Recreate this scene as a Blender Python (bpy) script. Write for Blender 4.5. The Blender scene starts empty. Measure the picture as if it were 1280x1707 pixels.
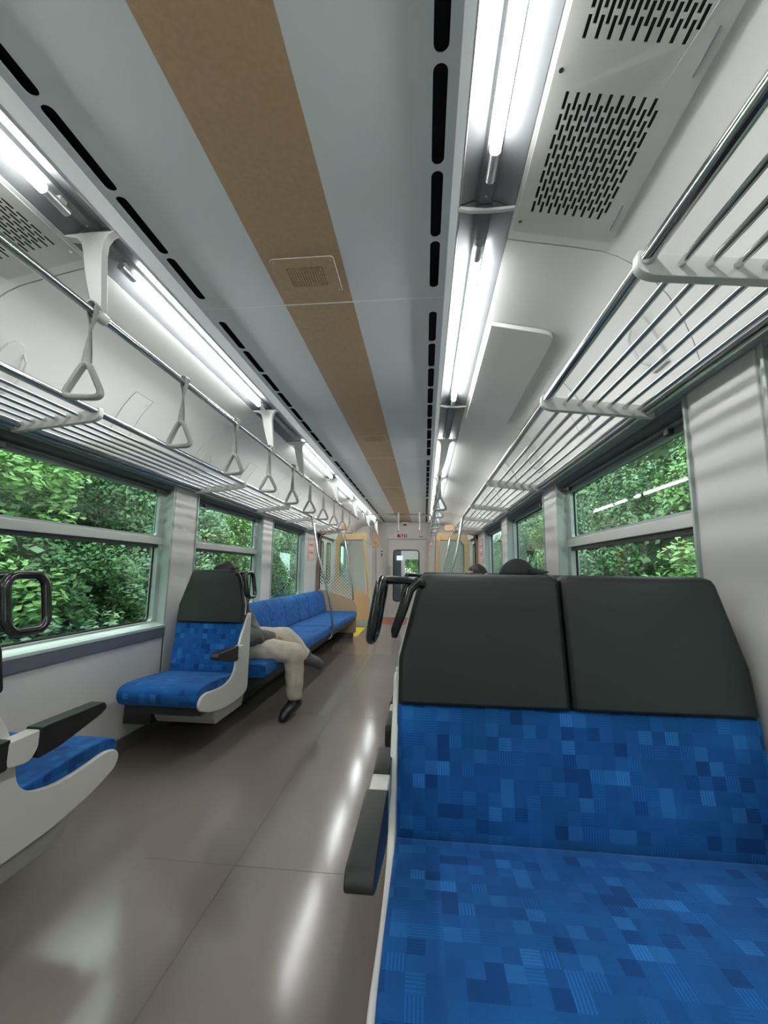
import bpy, bmesh, math, random
from mathutils import Vector, Matrix
from mathutils.geometry import tessellate_polygon
random.seed(7)
PI = math.pi
sc = bpy.context.scene
COL = sc.collection

# ------------------------------------------------------------------ camera
F = 695.0
def _n(v): return v.normalized()
Yc = _n(Vector(((708-640)/F, (853.5-952)/F, -1)))
Xc = Vector((1, -0.0125, 0)); Xc = _n(Xc - Yc*Xc.dot(Yc))
Zc = Xc.cross(Yc)
cam = bpy.data.cameras.new('camera'); camo = bpy.data.objects.new('camera', cam); COL.objects.link(camo)
m = Matrix((Xc, Yc, Zc)).to_4x4(); m.translation = Vector((.47, 0, 1.10))
camo.matrix_world = m
cam.sensor_fit = 'HORIZONTAL'; cam.sensor_width = 36; cam.lens = 36*F/1280; cam.clip_start = .02; cam.clip_end = 200
sc.camera = camo

# ------------------------------------------------------------------ world and exposure
w = bpy.data.worlds.new('world'); sc.world = w; w.use_nodes = True
nt = w.node_tree; bg = nt.nodes['Background']
tc = nt.nodes.new('ShaderNodeTexCoord'); sx = nt.nodes.new('ShaderNodeSeparateXYZ'); cr = nt.nodes.new('ShaderNodeValToRGB')
nt.links.new(tc.outputs['Generated'], sx.inputs[0]); nt.links.new(sx.outputs['Z'], cr.inputs[0]); nt.links.new(cr.outputs[0], bg.inputs[0])
cr.color_ramp.elements[0].color = (.72, .80, .82, 1); cr.color_ramp.elements[0].position = .0
cr.color_ramp.elements[1].color = (.93, .97, 1, 1); cr.color_ramp.elements[1].position = .7
bg.inputs[1].default_value = 5.0
TUBE = 48.0
sc.view_settings.view_transform = 'Standard'; sc.view_settings.look = 'None'
sc.view_settings.gamma = 1; sc.view_settings.use_curve_mapping = False
sc.view_settings.exposure = 0.0

# ------------------------------------------------------------------ materials
def mat(name, col, rough=.5, metal=0, bump=0, bscale=200, var=0, vscale=3, coat=0, spec=.5):
    m = bpy.data.materials.new(name); m.use_nodes = True
    t = m.node_tree; b = t.nodes['Principled BSDF']
    b.inputs['Base Color'].default_value = (*col, 1); b.inputs['Roughness'].default_value = rough
    b.inputs['Metallic'].default_value = metal; b.inputs['Coat Weight'].default_value = coat
    b.inputs['Specular IOR Level'].default_value = spec
    geo = t.nodes.new('ShaderNodeNewGeometry')
    nz = t.nodes.new('ShaderNodeTexNoise'); nz.inputs['Scale'].default_value = vscale; nz.inputs['Detail'].default_value = 4
    t.links.new(geo.outputs['Position'], nz.inputs['Vector'])
    mx = t.nodes.new('ShaderNodeMix'); mx.data_type = 'RGBA'; mx.blend_type = 'MULTIPLY'; mx.inputs[0].default_value = 1
    mr = t.nodes.new('ShaderNodeMapRange'); v = max(var, .02)
    mr.inputs['From Min'].default_value = .3; mr.inputs['From Max'].default_value = .7
    mr.inputs['To Min'].default_value = 1-v; mr.inputs['To Max'].default_value = 1+v*.5
    t.links.new(nz.outputs['Fac'], mr.inputs['Value'])
    mx.inputs[6].default_value = (*col, 1); t.links.new(mr.outputs[0], mx.inputs[7]); t.links.new(mx.outputs[2], b.inputs['Base Color'])
    if bump:
        n2 = t.nodes.new('ShaderNodeTexNoise'); n2.inputs['Scale'].default_value = bscale; n2.inputs['Detail'].default_value = 3
        t.links.new(geo.outputs['Position'], n2.inputs['Vector'])
        bp = t.nodes.new('ShaderNodeBump'); bp.inputs['Strength'].default_value = bump; bp.inputs['Distance'].default_value = .002
        t.links.new(n2.outputs['Fac'], bp.inputs['Height']); t.links.new(bp.outputs[0], b.inputs['Normal'])
    return m
M = {}
M['ceil'] = mat('ceiling_paint', (.62, .655, .665), .38, bump=.05, bscale=400)
M['stripe'] = mat('ceiling_tan_film', (.42, .285, .165), .4, bump=.15, bscale=300, var=.08, vscale=60)
M['seam'] = mat('seam_light', (.72, .74, .74), .4)
M['black'] = mat('black_void', (.004, .004, .005), .8)
M['panel'] = mat('side_panel_paint', (.64, .63, .61), .38, bump=.03, bscale=300)
M['wall'] = mat('wall_laminate', (.66, .635, .62), .36, bump=.04, bscale=250, var=.03)
M['vent'] = mat('vent_metal_paint', (.55, .54, .51), .4, metal=.2)
M['housing'] = mat('lamp_reflector', (.17, .175, .18), .36, metal=.3)
M['alu'] = mat('aluminium', (.60, .60, .60), .33, metal=.75)
M['bracket'] = mat('bracket_paint', (.60, .60, .59), .3)
M['chrome'] = mat('polished_steel', (.66, .67, .67), .13, metal=1)
M['frame'] = mat('window_frame_metal', (.42, .49, .465), .35, metal=.25)  # grey metal; green light reflected from outside is tinted into the colour
M['sill'] = mat('sill_metal', (.62, .70, .67), .3, metal=.2)  # teal of the window light on the ledge is put into the colour
M['strip'] = mat('sill_dark_strip', (.13, .14, .17), .35)
M['rubber'] = mat('rubber', (.012, .013, .014), .5)
M['blind'] = mat('blind_case', (.11, .125, .12), .45)
M['base'] = mat('kick_plate', (.12, .105, .095), .4)
M['vinyl'] = mat('dark_vinyl', (.006, .008, .0075), .5, bump=.12, bscale=900, var=.1, vscale=8)
M['grip'] = mat('black_grip', (.012, .012, .013), .16, coat=.4)
M['armpad'] = mat('arm_pad', (.014, .015, .015), .35, bump=.06, bscale=900)
M['shell'] = mat('seat_shell', (.63, .61, .575), .33, bump=.02)
M['strap'] = mat('strap_plastic', (.40, .39, .37), .35)
M['belt'] = mat('strap_belt', (.36, .35, .34), .5, bump=.1)
M['orange'] = mat('orange_strap', (.72, .30, .10), .4)
M['beige'] = mat('beige_partition', (.62, .43, .245), .38, var=.04)
M['brown'] = mat('partition_post', (.30, .18, .13), .45)
M['yellow'] = mat('yellow_floor', (.83, .60, .03), .4)
M['ypole'] = mat('yellow_pole', (.75, .46, .06), .3)
M['redmat'] = mat('red_floor', (.38, .10, .07), .45, var=.15, vscale=14)
M['case'] = mat('heater_case_metal', (.34, .335, .32), .4, metal=.3)
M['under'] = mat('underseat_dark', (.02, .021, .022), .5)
M['white'] = mat('white_plate', (.78, .78, .76), .4)
M['red'] = mat('sign_red', (.60, .03, .05), .4)
M['ink'] = mat('sign_ink', (.05, .05, .06), .5)
M['pink'] = mat('notice_pink', (.72, .48, .42), .5, var=.3, vscale=60)
M['skin'] = mat('skin', (.48, .29, .20), .5, var=.05)
M['khaki'] = mat('khaki_cotton', (.60, .535, .44), .8, bump=.5, bscale=60, var=.12, vscale=14)
M['jacket'] = mat('grey_jacket', (.11, .112, .105), .8, bump=.4, bscale=60, var=.12, vscale=14)
M['navy'] = mat('navy_cloth', (.03, .04, .07), .8, bump=.3, bscale=80)
M['hair'] = mat('dark_hair', (.018, .013, .011), .55, bump=.8, bscale=150)
M['cap'] = mat('black_cap', (.010, .010, .011), .75, bump=.2, bscale=300)
M['shoe'] = mat('black_shoe', (.015, .015, .016), .4, bump=.1)
M['shoeg'] = mat('grey_shoe', (.07, .07, .075), .55, bump=.2)
M['bark'] = mat('bark', (.07, .05, .035), .9, bump=.6, bscale=30)
M['soil'] = mat('bank_soil', (.028, .048, .018), .95, bump=.8, bscale=8, var=.5, vscale=4)

def emit(name, col, s):
    m = bpy.data.materials.new(name); m.use_nodes = True; t = m.node_tree; b = t.nodes['Principled BSDF']
    b.inputs['Base Color'].default_value = (.8, .8, .8, 1); b.inputs['Emission Color'].default_value = (*col, 1); b.inputs['Emission Strength'].default_value = s
    return m
M['tube'] = emit('lamp_tube_glow', (.97, 1, .985), TUBE)
M['screen'] = emit('small_screen_glow', (.8, .9, 1), 1.0)

def glass_mat(name, tint, refl=1.0, dots=False):
    m = bpy.data.materials.new(name); m.use_nodes = True; t = m.node_tree; t.nodes.clear()
    o = t.nodes.new('ShaderNodeOutputMaterial'); tr = t.nodes.new('ShaderNodeBsdfTransparent'); gl = t.nodes.new('ShaderNodeBsdfGlossy')
    lw = t.nodes.new('ShaderNodeLayerWeight'); pw = t.nodes.new('ShaderNodeMath'); pw.operation = 'POWER'; pw.inputs[1].default_value = 5; t.links.new(lw.outputs['Facing'], pw.inputs[0]); fr = t.nodes.new('ShaderNodeMath'); fr.operation = 'MULTIPLY_ADD'; fr.inputs[1].default_value = .95; fr.inputs[2].default_value = .045; t.links.new(pw.outputs[0], fr.inputs[0]); mx = t.nodes.new('ShaderNodeMixShader')
    tr.inputs[0].default_value = (*tint, 1); gl.inputs['Roughness'].default_value = .015
    mu = t.nodes.new('ShaderNodeMath'); mu.operation = 'MULTIPLY'; mu.inputs[1].default_value = refl; mu.use_clamp = True
    t.links.new(fr.outputs[0], mu.inputs[0]); t.links.new(mu.outputs[0], mx.inputs[0]); t.links.new(tr.outputs[0], mx.inputs[1]); t.links.new(gl.outputs[0], mx.inputs[2])
    last = mx
    if dots:      # frosted dots printed on the pane, denser towards its foot
        g = t.nodes.new('ShaderNodeNewGeometry'); mp = t.nodes.new('ShaderNodeMapping'); mp.inputs['Rotation'].default_value = (0, PI/4, 0); mp.inputs['Scale'].default_value = (26, 0, 26)
        fc = t.nodes.new('ShaderNodeVectorMath'); fc.operation = 'FRACTION'; sb = t.nodes.new('ShaderNodeVectorMath'); sb.operation = 'SUBTRACT'; sb.inputs[1].default_value = (.5, 0, .5)
        ln = t.nodes.new('ShaderNodeVectorMath'); ln.operation = 'LENGTH'; s2 = t.nodes.new('ShaderNodeSeparateXYZ')
        mr = t.nodes.new('ShaderNodeMapRange'); mr.inputs['From Min'].default_value = .6; mr.inputs['From Max'].default_value = 1.4; mr.inputs['To Min'].default_value = .46; mr.inputs['To Max'].default_value = .02
        lt = t.nodes.new('ShaderNodeMath'); lt.operation = 'LESS_THAN'; m2 = t.nodes.new('ShaderNodeMixShader'); df = t.nodes.new('ShaderNodeBsdfDiffuse'); df.inputs[0].default_value = (.75, .76, .73, 1)
        t.links.new(g.outputs['Position'], mp.inputs[0]); t.links.new(mp.outputs[0], fc.inputs[0]); t.links.new(fc.outputs[0], sb.inputs[0]); t.links.new(sb.outputs[0], ln.inputs[0])
        t.links.new(g.outputs['Position'], s2.inputs[0]); t.links.new(s2.outputs['Z'], mr.inputs['Value'])
        t.links.new(ln.outputs['Value'], lt.inputs[0]); t.links.new(mr.outputs[0], lt.inputs[1]); t.links.new(lt.outputs[0], m2.inputs[0])
        t.links.new(mx.outputs[0], m2.inputs[1]); t.links.new(df.outputs[0], m2.inputs[2]); last = m2
    t.links.new(last.outputs[0], o.inputs[0]); return m
M['glass'] = glass_mat('window_glass', (.86, .96, .90), 1.1)
M['pglass'] = glass_mat('screen_glass', (.90, .95, .93), .6)
M['dglass'] = glass_mat('dotted_screen_glass', (.86, .93, .91), .6, True)

def fabric():
    m = bpy.data.materials.new('blue_checked_moquette'); m.use_nodes = True; t = m.node_tree; b = t.nodes['Principled BSDF']
    N = t.nodes.new; L = t.links.new
    uv = N('ShaderNodeUVMap'); uv.uv_map = 'UVMap'
    def vm(op, a, bv=None):
        n = N('ShaderNodeVectorMath'); n.operation = op
        L(a, n.inputs[0])
        if bv is not None: n.inputs[1].default_value = bv
        return n.outputs[0]
    def ma(op, a, b2=None, c=None, clamp=False):
        n = N('ShaderNodeMath'); n.operation = op; n.use_clamp = clamp
        for i, q in enumerate((a, b2, c)):
            if q is None: continue
            if isinstance(q, (int, float)): n.inputs[i].default_value = q
            else: L(q, n.inputs[i])
        return n.outputs[0]
    s = vm('MULTIPLY', uv.outputs[0], (31, 31, 31)); fl = vm('FLOOR', s); fr = vm('FRACTION', s)
    wn = N('ShaderNodeTexWhiteNoise'); wn.noise_dimensions = '2D'; L(fl, wn.inputs[0])
    w2 = N('ShaderNodeTexWhiteNoise'); w2.noise_dimensions = '2D'; L(vm('ADD', fl, (31.7, 17.3, 0)), w2.inputs[0])
    sp = N('ShaderNodeSeparateXYZ'); L(fr, sp.inputs[0])
    ramp = N('ShaderNodeValToRGB'); ramp.color_ramp.interpolation = 'CONSTANT'
    e = ramp.color_ramp.elements
    cols = [(0, (.0035, .040, .155)), (.11, (.0065, .066, .225)), (.30, (.006, .060, .212)), (.55, (.0085, .076, .250)), (.74, (.007, .070, .235)), (.88, (.014, .100, .300))]
    e[0].position, e[0].color = 0, (*cols[0][1], 1); e[1].position, e[1].color = cols[1][0], (*cols[1][1], 1)
    for p, c in cols[2:]:
        q = e.new(p); q.color = (*c, 1)
    L(wn.outputs['Value'], ramp.inputs[0])
    # upright stripes, flat stripes and fine diagonal weave by cell
    up = ma('GREATER_THAN', ma('SINE', ma('MULTIPLY', sp.outputs['X'], 2*PI*5)), .15)
    fl2 = ma('GREATER_THAN', ma('SINE', ma('MULTIPLY', sp.outputs['Y'], 2*PI*5)), .3)
    isup = ma('LESS_THAN', w2.outputs['Value'], .10)
    isfl = ma('MULTIPLY', ma('GREATER_THAN', w2.outputs['Value'], .10), ma('LESS_THAN', w2.outputs['Value'], .26))
    dg = ma('SINE', ma('MULTIPLY', ma('ADD', sp.outputs['X'], ma('MULTIPLY', sp.outputs['Y'], ma('SUBTRACT', ma('MULTIPLY', ma('GREATER_THAN', w2.outputs['Value'], .6), 2), 1))), 2*PI*11))
    sepd = ma('MULTIPLY', dg, .17)
    add = ma('ADD', ma('MULTIPLY', ma('MULTIPLY', isup, up), .50), ma('MULTIPLY', ma('MULTIPLY', isfl, fl2), .28))
    nz = N('ShaderNodeTexNoise'); nz.inputs['Scale'].default_value = 5; nz.inputs['Detail'].default_value = 5; L(uv.outputs[0], nz.inputs['Vector'])
    mot = ma('MULTIPLY_ADD', nz.outputs['Fac'], 1.15, .60)  # velvet sheen painted into the colour as lighter and darker mottling
    n3 = N('ShaderNodeTexNoise'); n3.inputs['Scale'].default_value = 700; L(uv.outputs[0], n3.inputs['Vector'])
    grain = ma('MULTIPLY_ADD', n3.outputs['Fac'], .7, .65)
    tot = ma('MULTIPLY', ma('MULTIPLY', mot, grain), ma('ADD', ma('ADD', add, sepd), 1))
    mx = N('ShaderNodeVectorMath'); mx.operation = 'SCALE'; L(ramp.outputs[0], mx.inputs[0]); L(tot, mx.inputs['Scale'])
    L(mx.outputs[0], b.inputs['Base Color']); b.inputs['Roughness'].default_value = .85; b.inputs['Specular IOR Level'].default_value = .2
    b.inputs['Sheen Weight'].default_value = .35; b.inputs['Sheen Tint'].default_value = (.25, .5, 1, 1); b.inputs['Sheen Roughness'].default_value = .4
    bp = N('ShaderNodeBump'); bp.inputs['Strength'].default_value = .35; bp.inputs['Distance'].default_value = .002; L(ma('ADD', ma('MULTIPLY', add, .8), n3.outputs['Fac']), bp.inputs['Height']); L(bp.outputs[0], b.inputs['Normal'])
    return m
M['fabric'] = fabric()

def floor_mat():
    m = mat('floor_vinyl', (.225, .185, .163), .2, var=.05, vscale=2.0, coat=0)
    t = m.node_tree; b = t.nodes['Principled BSDF']; N = t.nodes.new; L = t.links.new
    g = N('ShaderNodeNewGeometry')
    n = N('ShaderNodeTexNoise'); n.inputs['Scale'].default_value = 2.2; n.inputs['Detail'].default_value = 8; L(g.outputs['Position'], n.inputs['Vector'])
    r = N('ShaderNodeMapRange'); r.inputs['To Min'].default_value = .10; r.inputs['To Max'].default_value = .19; L(n.outputs['Fac'], r.inputs['Value']); L(r.outputs[0], b.inputs['Roughness'])
    n2 = N('ShaderNodeTexNoise'); n2.inputs['Scale'].default_value = 55; n2.inputs['Detail'].default_value = 3; L(g.outputs['Position'], n2.inputs['Vector'])
    bp = N('ShaderNodeBump'); bp.inputs['Strength'].default_value = .05; bp.inputs['Distance'].default_value = .001; L(n2.outputs['Fac'], bp.inputs['Height']); L(bp.outputs[0], b.inputs['Normal'])
    b.inputs['Specular IOR Level'].default_value = .6
    return m
M['floor'] = floor_mat()

def leaf_mat(name, cols):
    m = bpy.data.materials.new(name); m.use_nodes = True; t = m.node_tree; b = t.nodes['Principled BSDF']; N = t.nodes.new; L = t.links.new
    uv = N('ShaderNodeUVMap'); uv.uv_map = 'UVMap'; s = N('ShaderNodeSeparateXYZ'); L(uv.outputs[0], s.inputs[0])
    r = N('ShaderNodeValToRGB'); e = r.color_ramp.elements
    e[0].position = 0; e[0].color = (*cols[0], 1); e[1].position = 1; e[1].color = (*cols[-1], 1)
    for i, c in enumerate(cols[1:-1]):
        q = e.new((i+1)/(len(cols)-1)); q.color = (*c, 1)
    L(s.outputs['X'], r.inputs[0]); L(r.outputs[0], b.inputs['Base Color']); b.inputs['Roughness'].default_value = .5
    b.inputs['Specular IOR Level'].default_value = .3
    return m
M['leaf0'] = leaf_mat('bright_leaf', [(.03, .09, .02), (.13, .29, .07), (.25, .46, .13), (.42, .60, .30)])
M['leaf1'] = leaf_mat('deep_leaf', [(.02, .06, .02), (.06, .16, .05), (.13, .27, .11), (.24, .40, .22)])
M['leaf2'] = leaf_mat('pale_leaf', [(.10, .17, .10), (.20, .34, .20), (.32, .48, .33), (.40, .55, .26)])

# ------------------------------------------------------------------ mesh helpers
class B:
    def __init__(s): s.v = []; s.f = []; s.uv = []
    def add(s, vs, fs, uvs=None):
        o = len(s.v); s.v += [tuple(q) for q in vs]
        for i, f in enumerate(fs):
            s.f.append(tuple(o+k for k in f)); s.uv.append(uvs[i] if uvs else None)
        return s
    def box(s, x0, x1, y0, y1, z0, z1):
        v = [(x, y, z) for x in (x0, x1) for y in (y0, y1) for z in (z0, z1)]
        return s.add(v, [(0, 1, 3, 2), (4, 6, 7, 5), (0, 4, 5, 1), (2, 3, 7, 6), (0, 2, 6, 4), (1, 5, 7, 3)])
    def prism(s, pts, ax, a0, a1):
        n = len(pts)
        def P(p, a): return {'x': (a, p[0], p[1]), 'y': (p[0], a, p[1]), 'z': (p[0], p[1], a)}[ax]
        v = [P(p, a0) for p in pts]+[P(p, a1) for p in pts]
        arc = [0]
        for i in range(n): arc.append(arc[-1]+math.dist(pts[i], pts[(i+1) % n]))
        fs = [tuple(range(n)), tuple(range(2*n-1, n-1, -1))]; uv = [[p for p in pts], [p for p in pts[::-1]]]
        for i in range(n):
            j = (i+1) % n; fs.append((i, j, n+j, n+i)); uv.append([(a0, arc[i]), (a0, arc[i+1]), (a1, arc[i+1]), (a1, arc[i])])
        return s.add(v, fs, uv)
    def tube(s, path, r, seg=10, closed=False, flat=1.0, up=None):
        path = [Vector(p) for p in path]; n = len(path); rings = []; u0 = None
        for i, p in enumerate(path):
            a = path[i-1] if (i or closed) else path[0]; c = path[(i+1) % n] if (i < n-1 or closed) else path[-1]
            d = (c-a).normalized()
            if u0 is None:
                u0 = Vector(up) if up else (Vector((0, 0, 1)) if abs(d.z) < .9 else Vector((1, 0, 0)))
            u0 = (u0-d*u0.dot(d)).normalized(); w0 = d.cross(u0)
            rr = r[i] if isinstance(r, (list, tuple)) else r
            rings.append([p+(u0*math.cos(2*PI*k/seg)*rr*flat+w0*math.sin(2*PI*k/seg)*rr) for k in range(seg)])
        v = [q for R in rings for q in R]; fs = []
        for i in range(n if closed else n-1):
            j = (i+1) % n
            for k in range(seg):
                l = (k+1) % seg; fs.append((i*seg+k, i*seg+l, j*seg+l, j*seg+k))
        if not closed: fs += [tuple(range(seg))[::-1], tuple((n-1)*seg+k for k in range(seg))]
        return s.add(v, fs)
    def build(s, name, m, parent=None, smooth=True, bevel=0, seg=2, loc=None, link=True):
        off = Vector(parent.location) if (parent and not parent.get('_local')) else Vector((0, 0, 0))
        if parent is not None and parent.parent is not None and not parent.get('_local'): off = off+Vector(parent.parent.location)
        if loc is not None: off = Vector(loc)
        me = bpy.data.meshes.new(name); me.from_pydata([tuple(Vector(q)-off) for q in s.v], [], s.f)
        if any(u is not None for u in s.uv):
            ul = me.uv_layers.new(name='UVMap'); k = 0
            for fi, f in enumerate(s.f):
                for j in range(len(f)):
                    ul.data[k].uv = s.uv[fi][j] if s.uv[fi] else (0, 0); k += 1
        return finish(me, name, m, parent, smooth, bevel, seg, loc, link)
def finish(me, name, m, parent=None, smooth=True, bevel=0, seg=2, loc=None, link=True, recalc=True):
    if recalc:
        bm = bmesh.new(); bm.from_mesh(me); bmesh.ops.recalc_face_normals(bm, faces=bm.faces); bm.to_mesh(me); bm.free()
    me.update()
    if smooth:
        for p in me.polygons: p.use_smooth = True
        if not bevel: me.set_sharp_from_angle(angle=math.radians(38))
    o = bpy.data.objects.new(name, me)
    if m: me.materials.append(m if not isinstance(m, str) else M[m])
    if bevel:
        md = o.modifiers.new('bevel', 'BEVEL'); md.width = bevel; md.segments = seg; md.limit_method = 'ANGLE'; md.angle_limit = math.radians(40); md.harden_normals = True
    if link: COL.objects.link(o)
    if parent: o.parent = parent
    if loc is not None: o.location = loc
    return o
def bake(o):
    dg = bpy.context.evaluated_depsgraph_get()
    me = bpy.data.meshes.new_from_object(o.evaluated_get(dg)); return me
def plate(outer, holes, thick, fn, name, m, parent=None, smooth=False):
    """flat sheet with real holes; fn maps (a, b, depth) to a point"""
    loops = [outer]+holes; flat = [q for l in loops for q in l]; n = len(flat)
    tris = tessellate_polygon([[Vector((q[0], q[1], 0)) for q in l] for l in loops])
    off = Vector(parent.location) if parent else Vector((0, 0, 0))
    vs = [tuple(Vector(fn(q[0], q[1], d))-off) for d in (-thick/2, thick/2) for q in flat]
    fs = [tuple(t) for t in tris]+[(n+t[2], n+t[1], n+t[0]) for t in tris]; k = 0
    for l in loops:
        for q in range(len(l)): a = k+q; b = k+(q+1) % len(l); fs.append((a, b, n+b, n+a))
        k += len(l)
    me = bpy.data.meshes.new(name); me.from_pydata(vs, [], fs)
    return finish(me, name, m, parent, smooth)
def rrect(a0, a1, b0, b1, r, n=4):
    out = []
    for cx, cy, t in ((a1-r, b1-r, 0), (a0+r, b1-r, 90), (a0+r, b0+r, 180), (a1-r, b0+r, 270)):
        for k in range(n+1):
            a = math.radians(t+90*k/n); out.append((cx+r*math.cos(a), cy+r*math.sin(a)))
    return out
def rect(a0, a1, b0, b1): return [(a0, b0), (a1, b0), (a1, b1), (a0, b1)]
def rpoly(pts, r, n=4):
    out = []; N = len(pts)
    for i in range(N):
        p = Vector(pts[i]); a = Vector(pts[i-1]); c = Vector(pts[(i+1) % N]); ri = r[i] if isinstance(r, (list, tuple)) else r
        if ri <= 0: out.append(tuple(p)); continue
        da = (a-p); dc = (c-p); ri = min(ri, da.length*.48, dc.length*.48); A = p+da.normalized()*ri; C2 = p+dc.normalized()*ri
        for k in range(n+1):
            t = k/n; out.append(tuple(A*(1-t)**2+p*2*t*(1-t)+C2*t*t))
    return out
def thing(name, label, cat, loc=(0, 0, 0), rz=0, group=None, local=False):
    o = bpy.data.objects.new(name, None); COL.objects.link(o); o.location = loc; o.rotation_euler = (0, 0, rz); o.empty_display_size = .1
    o['label'] = label; o['category'] = cat
    if group: o['group'] = group
    if local: o['_local'] = 1
    return o
def tag(o, label, cat, group=None, kind=None):
    if label: o['label'] = label
    if cat: o['category'] = cat
    if group: o['group'] = group
    if kind: o['kind'] = kind
    return o
def struct(name, loc=(0, 0, 0), label=None):
    o = bpy.data.objects.new(name, None); COL.objects.link(o); o.location = loc; o['kind'] = 'structure'
    if label: o['label'] = label
    return o
def copy_tree(o, parent=None):
    c = o.copy(); COL.objects.link(c); c.parent = parent
    for ch in list(o.children): copy_tree(ch, c)
    return c
SIDE = {-1: 'left', 1: 'right'}
Y0, Y1 = -2.0, 10.2      # back and far end of the carriage
HZ = 2.28

# ------------------------------------------------------------------ floor
fl = B().box(-1.40, 1.40, Y0, Y1, -.05, 0).build('floor', 'floor', smooth=False); tag(fl, 'glossy brown vinyl floor of the carriage', None, kind='structure')
for i, xx in enumerate((-.24, .44)):
    B().box(xx-.0012, xx+.0012, Y0, Y1, -.001, .0006).build('seam', 'base', fl, smooth=False)
for yy in (1.67, 3.3, 4.9, 6.5):
    B().box(-.6, .6, yy-.001, yy+.001, -.001, .0006).build('seam', 'base', fl, smooth=False)
for s in (-1, 1):
    B().box(*sorted((s*.67, s*1.36)), 7.12, 8.25, -.001, .004).build('door_step_strip', 'yellow', fl, smooth=False)['label'] = 'yellow floor patch at the %s side door' % SIDE[s]
B().box(-.46, .52, 8.9, 10.0, -.001, .004).build('floor_patch', 'redmat', fl, smooth=False)['label'] = 'red floor patch before the end door'

# ------------------------------------------------------------------ ceiling
ce = struct('ceiling', (0, 0, HZ), 'flat grey ceiling with a tan stripe down its middle')
SEAMS = [Y0, 1.68, 4.27, 6.72, 9.0, Y1]
for i in range(len(SEAMS)-1):
    a, b = SEAMS[i]+.002, SEAMS[i+1]-.002
    for x0, x1, mm in ((-.472, -.1552, 'ceil'), (-.1548, .1548, 'stripe'), (.1552, .472, 'ceil')):
        o = B().box(x0, x1, a, b, HZ, HZ+.02).build('panel', mm, ce, smooth=False)
        if mm == 'stripe': o['label'] = 'tan stripe panel'
for y in SEAMS[1:-1]: B().box(-.56, .56, y-.0035, y+.0035, HZ-.0012, HZ+.012).build('joint', 'seam', ce, smooth=False)
def slots(a, b):
    out = []; y = a
    for g0 in SEAMS[:-1]:
        pass
    return out
def cap(x0, x1, y0, y1, n=5):
    r = (x1-x0)/2; return rrect(x0, x1, y0, y1, r*.98, n)
for s in (-1, 1):
    for i in range(len(SEAMS)-1):
        a, b = SEAMS[i], SEAMS[i+1]; holes = []
        y = b-.065
        if i == 0:
            while y-.25 > a: holes.append((y-.25, y)); y -= .268
        else:
            n = int((b-a-.14+.018)/.268); st = a+.10
            pitch = (b-a-.165+.018)/n
            holes = [(st+k*pitch, st+k*pitch+pitch-.018) for k in range(n)]
        xc = .509
        hs = [cap(s*xc-.018, s*xc+.018, p, q) for p, q in holes]
        plate(rect(*sorted((s*.472, s*.555)), a+.001, b-.001), hs, .004, lambda p, q, d: (p, q, HZ+.002+d), 'slot_strip', 'ceil', ce)
    B().prism([(s*.555, HZ), (s*.555, HZ+.004), (s*.58, 2.238), (s*.577, 2.236)], 'y', Y0, Y1).build('edge_strip', 'ceil', ce, smooth=False)
    d = B().box(*sorted((s*.476, s*.55)), Y0, Y1, HZ+.03, HZ+.034)
    d.box(*sorted((s*.474, s*.478)), Y0, Y1, HZ+.004, HZ+.034); d.box(*sorted((s*.546, s*.552)), Y0, Y1, HZ+.004, HZ+.034)
    d.build('duct', 'black', ce, smooth=False)
B().box(-1.6, 1.6, Y0-.1, 16.6, HZ+.10, HZ+.14).build('roof', 'panel', ce, smooth=False)
for k, yy in enumerate((1.5, 3.62, 5.9)):
    t = thing('ceiling_speaker_grille', ['tan grille plate in the ceiling stripe nearest the camera', 'tan grille plate in the middle of the ceiling stripe', 'tan grille plate farthest along the ceiling stripe'][k], 'grille', (0, yy, HZ), group='grilles in the ceiling stripe')
    hs = []
    for a in range(14):
        for b in range(9): hs.append(rect(-.0735+a*.0108, -.0735+a*.0108+.0045, yy-.052+b*.0125, yy-.052+b*.0125+.008))
    plate(rrect(-.124, .124, yy-.10, yy+.10, .012), hs, .004, lambda p, q, d: (p, q, HZ-.004+d), 'plate', 'stripe', t)
    B().tube([(x, y, HZ-.003) for x, y in rrect(-.124, .124, yy-.10, yy+.10, .012)], .0016, 6, closed=True).build('rim', 'seam', t)
    B().box(-.08, .08, yy-.06, yy+.065, HZ-.0015, HZ-.0008).build('backing', 'brown', t, smooth=False)
    for sx in (-.112, .112):
        for sy in (-.085, .085): B().tube([(sx, yy+sy, HZ-.009), (sx, yy+sy, HZ-.004)], .0035, 8).build('screw', 'alu', t)

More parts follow.
